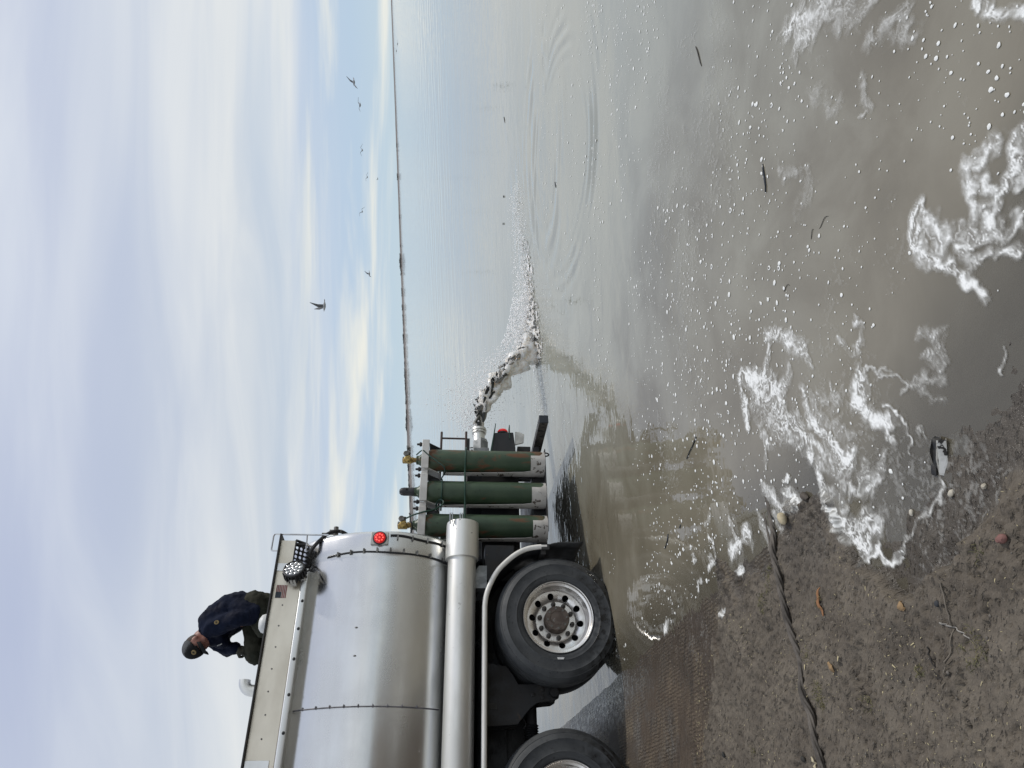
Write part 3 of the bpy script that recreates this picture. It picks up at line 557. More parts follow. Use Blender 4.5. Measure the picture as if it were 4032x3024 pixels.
# tank shell
def tank_profile():
    P = []
    for k in range(96):
        a = 2 * PI * k / 96; c_, s_ = math.cos(a), math.sin(a); b = 1.09 if s_ > 0 else .98
        P.append((1.2 - 1.2 * c_, 1.50 + b * s_))
    return P
PR = tank_profile()
def tank_ring(x, k): return [(x, 1.2 + (y - 1.2) * k, 1.5 + (z - 1.5) * k) for y, z in PR]
def tank_y(z): 
    b = 1.09 if z > 1.5 else .98
    return 1.2 - 1.2 * math.sqrt(max(0, 1 - ((z - 1.5) / b) ** 2))
mb = MB(); rings = [(-7.0, 1), (-5, 1), (-3, 1), (-2, 1), (-1.2, 1), (-.70, 1), (-.3, 1), (.1, 1), (.50, 1), (.525, 1.0), (.535, 1.004), (.60, 1.004), (.68, 1.004), (.715, 1.0), (.735, .985), (.755, .95), (.785, .80), (.81, .5), (.82, .1)]
vs = []; fs = []; n = 96
for x, k in rings: vs += tank_ring(x, k)
for i in range(len(rings) - 1): fs += [(i * n + k, i * n + (k + 1) % n, (i + 1) * n + (k + 1) % n, (i + 1) * n + k) for k in range(n)]
fs += [tuple(range((len(rings) - 1) * n, len(rings) * n)), tuple(range(n - 1, -1, -1))]
mb.add(vs, fs); obj('tank', mb, M['tank'], T, angle=60)
# seam strip and the rivet-like clips on it
def hoop(x, r, z0, z1, off, nn=40):
    return [(x, tank_y(z0 + (z1 - z0) * k / nn) - off, z0 + (z1 - z0) * k / nn) for k in range(nn + 1)]
mb = MB(); mb.tube(hoop(-.695, .006, .98, 2.13, .003), .0055, 6)
for z in np.linspace(1.15, 2.05, 9): mb.blob((-.69, tank_y(z) - .007, z), (.016, .006, .007), 1)
obj('seam', mb, mottled('seam_sealant', (.17, .16, .17), (.10, .10, .11), 20, (.5, .7)), T)
scf = mottled('scuff', (.18, .175, .17), (.3, .3, .29), 40, (.5, .6), .5)
for x, z in ((-.096, 1.675), (-.318, 1.665)): obj('dent', MB().blob((x, tank_y(z) - .001, z), (.007, .004, .014), 2, .15, 3), scf, T)
# cables clipped round the tank
def cable(x0, x1, z0, z1, wob=.0):
    P = []
    for k in range(33):
        t = k / 32; z = z0 + (z1 - z0) * t; P.append((x0 + (x1 - x0) * t + .006 * math.sin(9 * t) + wob * math.sin(PI * t), tank_y(z) - .014, z))
    return P
c1 = obj('cable', MB().tube(cable(.528, .508, 1.99, .93, .022), .008, 6), M['black'], T)
for t in np.linspace(.08, .95, 9):
    z = 1.99 - 1.06 * t; obj('clamp', MB().box((.512 + .022 * math.sin(PI * t), tank_y(z) - .026, z - .007), (.552 + .022 * math.sin(PI * t), tank_y(z) + .004, z + .007)), M['gunmetal'], c1)
c2 = obj('cable', MB().tube(cable(.690, .655, 1.455, .93, .006), .008, 6), M['black'], T)
for z in (1.39, 1.26, 1.13, 1.0): obj('clamp', MB().box((.655, tank_y(z) - .026, z - .006), (.70, tank_y(z) + .004, z + .006)), M['gunmetal'], c2)
obj('hose', MB().tube(catmull([(.56, .20, 2.17), (.62, .17, 2.15), (.70, .18, 2.10), (.79, .22, 2.03), (.84, .30, 1.95), (.82, .34, 1.88), (.78, .36, 1.83)], 6), .017, 8), M['black'], T)
obj('fitting', MB().tube([(.79, .30, 1.98), (.88, .30, 1.985)], .022, 8).tube([(.84, .30, 1.93), (.84, .30, 2.04)], .016, 8).tube([(.86, .42, 2.0), (.86, .42, 2.13)], .010, 6), M['gunmetal'], T)
# lit red marker lamp at the tail end of the tank
lp = obj('marker_lamp', MB().box((.602, tank_y(1.545) - .030, 1.470), (.712, tank_y(1.545) + .02, 1.622)), M['plate'], T, bevel=.004)
yl = tank_y(1.545) - .032
obj('lens', MB().lathe([(.050, 0), (.050, -.012), (.040, -.018), (.0, -.020)], (.655, yl, 1.545), 'y', 28, False), M['red_lens'], lp)
obj('rim', MB().lathe([(.060, .004), (.060, -.008), (.050, -.010), (.050, .004)], (.655, yl, 1.545), 'y', 28, False), M['black'], lp)
for k in range(9):
    a = k * 2 * PI / 8; r = .030 if k < 8 else 0
    obj('led', MB().blob((.655 + r * math.cos(a), yl - .019, 1.545 + r * math.sin(a)), (.0085, .004, .0085), 1), M['red_lit'], lp)
# side rail above the tank: tan panels, bright flange strip, dark top lip
obj('flange', MB().prism_x([(.265, 2.150), (.146, 2.150), (.144, 2.156), (.144, 2.196), (.150, 2.203), (.265, 2.203)], -7, .435), M['strip'], T, bevel=.003)
rail = obj('side_rail', MB().prism_x([(.152, 2.2045), (.148, 2.425), (.165, 2.428), (.172, 2.2045)], -7, .470), M['fascia'], T, bevel=.002)
obj('side_rail', MB().prism_x([(.152, 2.300), (.148, 2.425), (.165, 2.428), (.172, 2.300)], .4705, .690), M['fascia'], T, bevel=.002)
obj('top_lip', MB().prism_x([(.146, 2.421), (.112, 2.424), (.112, 2.436), (.148, 2.442), (.33, 2.444), (.33, 2.430)], -7, .74), M['chassis'], T, bevel=.002)
obj('deck', MB().box((-7, .33, 2.42), (.38, 2.2, 2.440)), M['strip'], T)
obj('rail_post', MB().box((.66, .18, 2.20), (.68, .22, 2.425)), M['chassis'], T)
for x in (.452, -1.075):
    obj('rail_joint', MB().prism_x([(.1500, 2.24 if x < 0 else 2.302), (.1445, 2.420), (.1395, 2.420), (.1440, 2.24 if x < 0 else 2.302)], x - .040, x + .028), M['strip'], T, bevel=.002)
rng_ = random.Random(3)
for k in range(9):
    x = .12 - .17 * k; z = 2.330 + rng_.uniform(-.006, .006)
    obj('rivet', MB().blob((x, .1495, z), (.008, .005, .008), 1), M['gunmetal'], T)
for x in (.36, .155, -.075, -.315, -.585, -.86, -1.14):
    obj('drain_clip', MB().blob((x, .1445, 2.166), (.014, .006, .013), 2), M['black'], T)
# perforated step bracket and floodlight under the rail
mb = MB(); a0, a1 = Vector((.690, .150, 2.298)), Vector((.450, .150, 2.302)); dn = Vector((.035, .20, -.070))
def Pq(s, t): return a0 + (a1 - a0) * s + dn * t
nx, ny = 6, 3
for i in range(nx):
    for j in range(ny):
        # each cell: a square with an oval hole through it
        s0, s1, t0, t1 = i / nx, (i + 1) / nx, j / ny, (j + 1) / ny; K = 12; vs = []; fs = []
        for q in range(K):
            a = 2 * PI * q / K + PI / 4; ca, sa = math.cos(a), math.sin(a); mm = max(abs(ca), abs(sa))
            vs.append(Pq((s0 + s1) / 2 + (s1 - s0) / 2 * ca / mm, (t0 + t1) / 2 + (t1 - t0) / 2 * sa / mm)); vs.append(Pq((s0 + s1) / 2 + (s1 - s0) * .36 * ca, (t0 + t1) / 2 + (t1 - t0) * .36 * sa))
        for q in range(K): q2 = (q + 1) % K; fs.append((2 * q, 2 * q2, 2 * q2 + 1, 2 * q + 1))
        mb.add(vs, fs)
o = obj('perforated_step', mb, M['black'], T, smooth=False); sm = o.modifiers.new('solid', 'SOLIDIFY'); sm.thickness = .006
obj('step_edge', MB().tube([(.690, .150, 2.294), (.728, .355, 2.222)], .012, 4).tube([(.728, .355, 2.222), (.482, .355, 2.226)], .014, 4), M['black'], T)
obj('step_backing', MB().box((.50, .352, 2.14), (.73, .362, 2.215)), M['chassis'], T)
FL = empty('floodlight', (.395, .060, 2.255), T); FL.rotation_euler = (math.radians(-7), 0, math.radians(24)); FL.scale = (1.17, 1.1, 1.17)
obj('housing', MB().lathe([(.030, .075), (.070, .060), (.074, .0), (.078, -.004), (.078, -.016), (.070, -.020), (.070, -.010), (.0, -.010)], (0, 0, 0), 'y', 36, False), M['black'], FL)
for k in range(20):
    a = 2 * PI * k / 20; obj('fin', MB().box((-.004, -.002, .070), (.004, .055, .085)), M['black'], FL).rotation_euler = (0, a, 0)
obj('lens', MB().lathe([(.069, -.012), (.055, -.016), (0, -.018)], (0, 0, 0), 'y', 32, False), mottled('lamp_glass', (.20, .20, .20), (.32, .32, .32), 60, (.08, .15), .5), FL)
for r, cnt in ((0, 1), (.026, 5), (.051, 10)):
    for k in range(cnt):
        a = 2 * PI * k / cnt + r * 9; obj('led', MB().lathe([(.0105, -.016), (.0105, -.020), (.005, -.0225), (0, -.023)], (r * math.cos(a), 0, r * math.sin(a)), 'y', 10, False), M['led'], FL)
obj('yoke', MB().box((-.085, .02, -.02), (-.078, .08, .02)).box((.078, .02, -.02), (.085, .08, .02)).box((-.085, .075, -.02), (.085, .085, .02)).box((-.02, .08, -.07), (.02, .17, -.03)), M['plate'], FL)
obj('lamp_cable', MB().tube(catmull([(.375, .06, 2.165), (.41, .10, 2.130), (.455, .16, 2.125), (.47, .20, 2.10), (.515, .245, 2.06), (.53, tank_y(1.985) - .01, 1.985)], 6), .008, 6), M['black'], T)
# flag sticker on the rail: canton towards the cab, thirteen stripes
def rail_pt(x, t, off=.003): return (x, .152 - .004 * t - off, 2.2045 + .2205 * t)
fx0, fx1, ft0, ft1 = .290, .180, .48, .88
for k in range(13):
    t0, t1 = ft0 + (ft1 - ft0) * k / 13, ft0 + (ft1 - ft0) * (k + 1) / 13
    obj('flag_stripe', MB().add([rail_pt(fx1, t0), rail_pt(fx0, t0), rail_pt(fx0, t1), rail_pt(fx1, t1)], [(0, 1, 2, 3)]), M['flag_red'] if k % 2 == 0 else M['flag_white'], rail)
tm = ft0 + (ft1 - ft0) * 6 / 13
obj('flag_canton', MB().add([rail_pt(fx1, tm, .0045), rail_pt(fx1 + .05, tm, .0045), rail_pt(fx1 + .05, ft1, .0045), rail_pt(fx1, ft1, .0045)], [(0, 1, 2, 3)]), M['flag_blue'], rail)
# hand rail at the tail end of the deck
def rounded(P, r=.02):
    out = [P[0]]
    for i in range(1, len(P) - 1):
        p0, p1, p2 = Vector(P[i - 1]), Vector(P[i]), Vector(P[i + 1]); d0, d1 = (p0 - p1).normalized(), (p2 - p1).normalized(); q0, q1 = p1 + d0 * r, p1 + d1 * r
        out += [tuple(q0 * (1 - t) ** 2 + p1 * 2 * t * (1 - t) + q1 * t * t) for t in (0, .25, .5, .75, 1)]
    return out + [P[-1]]
hr = obj('hand_rail', MB().tube(rounded([(.595, .155, 2.44), (.595, .155, 2.500), (.748, .155, 2.500), (.748, .155, 2.02)]), .0075, 8), M['chrome'], T)
obj('rail_brace', MB().tube([(.745, .157, 2.208), (.605, .175, 2.202)], .0065, 8), M['chrome'], hr)
vp = obj('vent_pipe', MB().tube([(-.425, .9, 2.42), (-.425, .9, 2.625)] + [(-.345 - .080 * math.cos(a), .9, 2.64 + .080 * math.sin(a)) for a in np.linspace(0, PI / 2, 10)] + [(-.335, .9, 2.72)], .050, 24, False), M['galv'], T)
# discharge tube along the side
tube_ = obj('hose_tube', MB().lathe([(.124, -7), (.124, -3), (.124, -1), (.124, .53)], (0, .10, .822), 'x', 48), M['galv'], T)
obj('tube_collar', MB().lathe([(.124, .505), (.146, .512), (.1465, .55), (.1455, .83), (.143, .845), (.120, .850), (.12, .80)], (0, .10, .822), 'x', 48, False), M['galv'], T)
for zz in (.935, .845):
    mb = MB(); mb.tube([(.80, -.035 + abs(zz - .87) * .2, zz), (.90, -.035, zz + .004), (.90, -.035, zz - .016), (.815, -.035, zz - .018)], .0055, 6)
    obj('tube_hook', mb, M['chrome'], T)
for x in (-1.9, .27): obj('tube_bracket', MB().prism([(x, .80), (x + .2, .67), (x + .2, .60), (x, .60)], .12, .5), M['valve_grey'], T)
# white fender with rolled edge, black mud flap
arc = [(-7, .622), (-3, .622), (-1.5, .622), (-.5, .622), (.0, .622), (.10, .620), (.19, .606), (.285, .570), (.39, .512), (.475, .432), (.545, .345), (.592, .25), (.612, .15), (.617, .07)]
sm_ = [arc[0], arc[1], arc[2], arc[3]] + [tuple(p) for p in catmull([(a, b) for a, b in arc[3:]], 5)][1:]
fen = obj('fender', MB().tube([(x, .02, z) for x, z in sm_], .0225, 12), M['white_fender'], T)
pp = [(x, z - .004) for x, z in sm_]; vs = []; fs = []
for x, z in pp: vs += [(x, .02, z), (x, .64, z)]
for i in range(len(pp) - 1): fs.append((2 * i, 2 * i + 1, 2 * i + 3, 2 * i + 2))
o = obj('fender_skin', MB().add(vs, fs), M['black'], T); s_ = o.modifiers.new('solid', 'SOLIDIFY'); s_.thickness = .006  # shade under the white fender is put into this sheet's black colour
mf = MB(); K = 8; vs = []; fs = []
for i in range(K + 1):
    t = i / K; zz = .10 - .36 * t; xx = .612 + .06 * t + .012 * math.sin(t * 5)
    for j in range(5): vs.append((xx + .006 * math.sin(j * 2 + t * 3), .012 + .15 * j * (1 + .0 * t), zz + .012 * math.sin(j)))
for i in range(K):
    for j in range(4): fs.append((i * 5 + j, i * 5 + j + 1, i * 5 + j + 6, i * 5 + j + 5))
o = obj('mud_flap', mf.add(vs, fs), M['rubber'], T); s_ = o.modifiers.new('solid', 'SOLIDIFY'); s_.thickness = .012; s_.offset = 0
obj('flap_bracket', MB().box((.585, .0, .05), (.635, .03, .12)).box((.55, .03, .08), (.60, .6, .12)), M['chassis'], T)
# chassis
obj('frame_rail', MB().box((-7, .70, .24), (1.75, .78, .62)), M['chassis'], T)
obj('frame_rail', MB().box((-7, 1.62, .24), (1.75, 1.70, .62)), M['chassis'], T)
obj('belly_panel', MB().box((-7, .62, .40), (.60, .69, .80)), M['black'], T)
obj('tool_box', MB().box((.44, .46, .32), (.79, .68, .60)), M['chassis'], T, bevel=.01)
for a_, b_ in ((-.9, -.8), (.55, .65), (1.6, 1.7)): obj('cross_member', MB().box((a_, .78, .28), (b_, 1.62, .5)), M['chassis'], T)
hp = [(-.475, .32), (-.472, .06), (-.478, .015), (-.505, -.018), (-.545, -.030), (-.585, -.018), (-.605, .02), (-.612, .10), (-.62, .16), (-.665, .225), (-.72, .275), (-.785, .33), (-.80, .60), (-.30, .60), (-.33, .42), (-.40, .36)]
hang = obj('spring_hanger', MB().prism(hp, .34, .37).prism(hp, .60, .63), M['chassis'], T, bevel=.004)
for x, z in ((-.545, .03), (-.52, .12), (-.58, .12), (-.56, .20)): obj('bolt', MB().lathe([(.017, 0), (.017, -.014), (.006, -.018)], (x, .34, z), 'y', 8), M['chassis'], hang)
obj('hanger_pin', MB().lathe([(.036, .30), (.042, .33), (.042, .66), (.036, .68)], (-.545, 0, .02), 'y', 16), M['chassis'], T)
rr_ = [(.052, -.95), (.052, -.60)]
prof = []
for k in range(15): prof += [(.062 if k % 2 else .050, -.90 + k * .010)]
obj('torque_arm', MB().lathe([(.048, -1.0), (.048, -.905)] + prof + [(.048, -.75), (.048, -.50)], (0, .55, .195), 'x', 20), M['black'], T)
obj('air_line', MB().tube(catmull([(-.62, .5, .36), (-.68, .5, .30), (-.76, .5, .25), (-.80, .5, .27)], 6), .010, 6), M['black'], T)
for k, (x, w, txt) in enumerate(((-.645, .05, 0), (-.19, .05, 1))):
    d_ = obj('decal', MB().box((x - .024, .336 if k == 0 else .615, .50), (x + .024, .339 if k == 0 else .618, .57)), plain('faded_decal', (.075, .075, .07), .6), T)
for xw in (0, -1.373): obj('axle', MB().lathe([(.085, .50), (.085, 1.9)], (xw, 0, 0), 'y', 20).lathe([(.19, 1.05), (.21, 1.2), (.19, 1.35)], (xw, 0, 0), 'y', 20), M['chassis'], T)
# ------------------------------------------------------------------ wheels
def tyre_mesh():
    prof = [(.294, .028), (.302, .006), (.318, -.006), (.335, -.009), (.352, -.0125), (.356, -.016), (.362, -.0135), (.40, -.0175), (.437, -.014), (.444, -.0175), (.450, -.0130), (.468, -.006), (.484, .008), (.489, .008), (.495, .016), (.507, .034), (.518, .050),
            (.524, .066), (.5245, .090), (.512, .094), (.512, .104), (.5255, .108), (.526, .138), (.512, .142), (.512, .152), (.5255, .156), (.5245, .200), (.512, .204), (.512, .214), (.5235, .218), (.522, .246), (.507, .268), (.47, .288), (.40, .300), (.33, .290), (.294, .268)]
    mb = MB().lathe(prof, (0, 0, 0), 'y', 96, False); mb.v = [(x, y, max(z, -.498 - .01 * abs(x))) for x, y, z in mb.v]
    return mb.mesh('tyre', True, 35)
TY = tyre_mesh(); TY.materials.append(M['tyre'])
def rim_mesh():
    lip = [(.292, .06), (.2985, .020), (.3000, .000), (.2965, -.005), (.2905, -.003), (.287, .010), (.285, .022), (.276, .026), (.270, .030), (.266, .052), (.2625, .110), (.252, .132)]
    mb = MB().lathe(lip, (0, 0, 0), 'y', 80, False)
    r0, r1 = .252, .168; yy = lambda r: .132 + (r0 - r) / (r0 - r1) * .036 - .010 * math.sin(PI * (r0 - r) / (r0 - r1))
    K = 24; hr = .0275; rc = .209
    for sct in range(10):
        ac = (sct + .5) * PI / 5; outer = []; inner = []
        for q in range(K):
            a = 2 * PI * q / K; dx, dr = math.cos(a), math.sin(a)
            hx, hy = PI / 10, 1.0
            # outer boundary of the sector in (angle, radius) along this direction
            su = (PI / 10) / max(abs(dx), 1e-6); sv = ((r0 - rc) if dr > 0 else (rc - r1)) / max(abs(dr), 1e-6) / 1.0
            # scale direction so circle is round: angle offset = hr*dx/rc
            ka = min((PI / 10) * rc / max(abs(dx), 1e-6), sv)
            outer.append((ac + ka * dx / rc, rc + ka * dr)); inner.append((ac + hr * dx / rc, rc + hr * dr))
        vs = [(r * math.cos(t), yy(r), r * math.sin(t)) for t, r in outer] + [(r * math.cos(t), yy(r), r * math.sin(t)) for t, r in inner] + [(r * math.cos(t), yy(r) + .012, r * math.sin(t)) for t, r in inner]
        # fill the corners of the sector
        cor = [(ac + s1 * PI / 10, rr__) for s1, rr__ in ((1, r0), (-1, r0), (-1, r1), (1, r1))]
        fs = [(q, (q + 1) % K, K + (q + 1) % K, K + q) for q in range(K)] + [(K + q, K + (q + 1) % K, 2 * K + (q + 1) % K, 2 * K + q) for q in range(K)]
        for t, r in cor:
            i = min(range(K), key=lambda q: (outer[q][0] - t) ** 2 * .04 + (outer[q][1] - r) ** 2)
            vs.append((r * math.cos(t), yy(r), r * math.sin(t))); ci = len(vs) - 1
            for q in (i - 1, i): fs.append((q % K, (q + 1) % K, ci))
        mb.add(vs, fs)
    mb.lathe([(.168, .168), (.164, .163), (.156, .163), (.10, .163)], (0, 0, 0), 'y', 60, False)
    me = mb.mesh('rim', True, 30); me.materials.append(M['alu']); return me
RM = rim_mesh()
DRUM = MB().lathe([(.255, .16), (.255, .30), (.1, .30)], (0, 0, 0), 'y', 40, False).mesh('brake_drum'); DRUM.materials.append(M['black'])
HUB = MB().lathe([(.108, .163), (.106, .075), (.100, .068), (.0995, .060), (.062, .056), (.058, .061), (.03, .060), (0, .060)], (0, 0, 0), 'y', 40, False).mesh('hub'); HUB.materials.append(M['hub'])
NUT = MB().lathe([(.0205, .163), (.0205, .146), (.0165, .143), (.0160, .126), (.008, .124), (.008, .118), (0, .118)], (0, 0, 0), 'y', 12, False).mesh('lug_nut', True, 25); NUT.materials.append(M['nut'])
BLT = MB().lathe([(.0105, .062), (.0105, .053), (.004, .051), (0, .051)], (0, 0, 0), 'y', 8, False).mesh('hub_bolt', True, 25); BLT.materials.append(M['gunmetal'])
def link(name, me, parent, loc=(0, 0, 0)):
    o = bpy.data.objects.new(name, me); COL.objects.link(o); o.parent = parent; o.location = loc; return o
def wheel(x, rot):
    w = empty('wheel', (x, 0, 0), T)
    link('tyre', TY, w); link('tyre', TY, w, (0, .345, 0)); d_ = link('rim', RM, w); link('brake_drum', DRUM, w); link('hub', HUB, w)
    for k in range(10): a = 2 * PI * k / 10 + rot; link('lug_nut', NUT, w, (.1425 * math.cos(a), 0, .1425 * math.sin(a)))
    for k in range(8): a = 2 * PI * k / 8 + rot; link('hub_bolt', BLT, w, (.082 * math.cos(a), 0, .082 * math.sin(a)))
    d_.rotation_euler = (0, rot, 0); return w
w1 = wheel(0, .12); w2 = wheel(-1.373, .5)
a = math.radians(181.5)
st_ = obj('tyre_label', MB().prism([(-.350, -.024), (-.334, -.030), (-.334, .030), (-.350, .024)], -.0175, -.0145), M['white'], w1)
# ------------------------------------------------------------------ cylinder rack at the tail
CX = (1.69, 1.34, .99)
for i, c in enumerate(CX):
    A0, R0 = (c - .012, .515), .131
    vs = []; fs = []; K = 56
    for k in range(K):
        ph = 2 * PI * k / K; dd = math.degrees(ph); dd = dd if dd <= 180 else 360 - dd           # angle from the viewer's side
        left = ph < PI
        top = .140 + (1.03 - .140) * sstep(60 if left else 84, 84 if left else 104, dd)
        px, py = A0[0] - R0 * math.sin(ph), A0[1] - R0 * math.cos(ph)
        qx, qy = A0[0] - (R0 - .006) * math.sin(ph), A0[1] - (R0 - .006) * math.cos(ph)
        vs += [(px, py, -.006), (px, py, top), (qx, qy, top), (qx, qy, .0)]
    for k in range(K):
        k2 = (k + 1) % K
        for j in range(3): fs.append((4 * k + j, 4 * k + j + 1, 4 * k2 + j + 1, 4 * k2 + j))
    fs.append(tuple(4 * k + 3 for k in range(K)))
    obj('cylinder_cradle', MB().add(vs, fs), M['cradle'], T, angle=50)
    for s in (-1, 1):
        xg = c + s * .140
        obj('gusset', MB().add([(xg - .004, .39, 1.172), (xg - .004, .66, 1.172), (xg - .004, .66, 1.05), (xg - .004, .50, 1.06), (xg + .004, .39, 1.172), (xg + .004, .66, 1.172), (xg + .004, .66, 1.05), (xg + .004, .50, 1.06)],
                               [(0, 1, 2, 3), (7, 6, 5, 4), (0, 4, 5, 1), (1, 5, 6, 2), (2, 6, 7, 3), (3, 7, 4, 0)]), M['rack_bar'] if s < 0 else M['chassis'], T)
        obj('clamp_bolt', MB().lathe([(.014, 1.24), (.024, 1.258), (.024, 1.270), (.013, 1.275), (.010, 1.300)], (xg, .42, 0), 'z', 8), M['chassis'], T)
    obj('retaining_bar', MB().box((c - .145, .372, 1.172), (c + (.175 if i == 0 else .145), .402, 1.244)), M['rack_bar'], T, bevel=.004)
    if i < 2: obj('bar_link', MB().box((c - .205, .400, 1.176), (c - .145, .425, 1.240)), M['rack_bar'], T, bevel=.004)
    obj('back_bar', MB().box((c - .15, .63, 1.14), (c + .15, .66, 1.20)), M['chassis'], T)
obj('rear_rail', MB().tube([(.80, .68, 1.060), (2.125, .68, 1.060)], .0125, 8).tube([(.80, .68, .797), (2.135, .68, .797)], .0125, 8).tube([(2.05, .68, 1.060), (2.05, .68, .797)], .0105, 8).tube([(1.52, .68, 1.06), (1.52, .68, .80)], .0105, 8), M['rod'], T)
obj('lower_cord', MB().tube(catmull([(1.86, .55, .800), (1.80, .42, .800), (1.69, .375, .803), (1.56, .41, .806), (1.46, .40, .806), (1.34, .375, .803), (1.2, .41, .80), (1.1, .40, .80), (.99, .375, .80), (.86, .42, .80)], 5), .0085, 6), M['hose_green'], T)
obj('upper_cord', MB().tube(catmull([(1.50, .60, 1.035), (1.45, .44, 1.032), (1.34, .378, 1.028), (1.23, .42, 1.030), (1.19, .60, 1.035)], 6), .0085, 6), M['hose_green'], T)
obj('pump_box', MB().box((.95, .74, .27), (1.78, 1.25, .785)), M['black'], T, bevel=.01)
obj('rear_platform', MB().box((.70, .66, .015), (1.96, 2.2, .075)), M['black'], T)
obj('reflection_darkener', MB().box((.75, 1.2, -.105), (1.95, 2.25, .013)), M['black'], T)  # unseen box added under the platform to darken the truck's reflection
obj('under_tray', MB().box((-7, .74, .20), (.70, 1.66, .24)), M['black'], T)
obj('pump_leg', MB().box((1.46, .74, .06), (1.56, .84, .27)).box((1.0, .74, .06), (1.12, .84, .27)).box((.92, .40, -.012), (1.80, .62, -.004)).box((.92, .60, -.012), (1.80, .74, .10)), M['chassis'], T)
obj('top_shelf', MB().box((1.55, .76, .755), (2.10, 1.5, .785)), M['black'], T)
# tail lamp box, bumper and hook
bx = obj('tail_box', MB().prism([(1.70, .50), (1.90, .53), (2.09, .495), (2.10, .295), (1.92, .275), (1.70, .27)], .60, .95), M['black'], T, bevel=.006)
obj('lamp_guard', MB().prism([(1.85, .545), (2.195, .488), (2.195, .480), (1.85, .530)], .59, .78).prism([(2.02, .340), (2.185, .340), (2.185, .332), (2.02, .330)], .59, .70), M['hose_green'], T)
tl = obj('tail_lamp', MB().lathe([(.030, 2.100), (.060, 2.104), (.060, 2.118), (.052, 2.122)], (0, .66, .405), 'x', 24), M['black'], T)
obj('lens', MB().lathe([(.056, 2.118), (.056, 2.135), (.046, 2.152), (.030, 2.160), (0, 2.162)], (0, .66, .405), 'x', 24, False), M['red_lens'], tl)
for k in range(6): obj('led', MB().blob((2.147, .66 + .034 * math.cos(k * PI / 3), .405 + .034 * math.sin(k * PI / 3)), .011, 1), M['red_lit'], tl)
obj('step_plate', MB().prism([(1.96, .275), (2.12, .272), (2.115, .22), (2.09, .175), (1.99, .185)], .62, .64), M['plate'], T, bevel=.003)
obj('bumper_arm', MB().box((1.66, .80, .09), (2.04, .90, .235)), M['chassis'], T, bevel=.006)
rust = mottled('chipped_bumper', (.085, .078, .07), (.045, .042, .04), 10, (.5, .7), bump=.3, spots=((.012, .012, .014), 17, .54, .58))
obj('bumper', MB().box((2.003, .215, -.030), (2.088, 2.2, .062)), rust, T, bevel=.006)
obj('bumper_cap', MB().box((2.001, .205, -.032), (2.090, .214, .064)), plain('blue_black', (.018, .024, .034), .5), T, bevel=.004)
def torus_path(c, rx, rz, n=16): return [(c[0] + rx * math.cos(2 * PI * k / n), c[1], c[2] + rz * math.sin(2 * PI * k / n)) for k in range(n + 1)]
obj('tow_hook', MB().tube(torus_path((1.84, .60, -.030), .020, .048), .008, 8, False).tube([(1.84, .60, .02), (1.84, .60, .10)], .010, 6), M['black'], T)
# discharge valve and pipe, turned out over the water
obj('valve_body', MB().lathe([(.085, 2.14), (.098, 2.17), (.098, 2.27), (.078, 2.32)], (0, 1.2, .622), 'x', 6).tube([(2.22, 1.2, .70), (2.20, 1.16, .74), (2.15, 1.12, .73), (2.13, 1.12, .60), (2.18, 1.12, .54)], .008, 6), M['valve_grey'], T, smooth=False, bevel=.006)
noz = obj('discharge_pipe', MB().lathe([(.069, 1.85), (.069, 2.40), (.084, 2.402), (.084, 2.418), (.074, 2.420), (.074, 2.432), (.086, 2.434), (.086, 2.462), (.078, 2.465), (.068, 2.465), (.066, 2.40)], (0, 1.2, .640), 'x', 40, False), M['galv'], T)
obj('valve_base', MB().box((2.02, 1.05, .53), (2.15, 1.35, .71)), M['valve_grey'], T, bevel=.01)
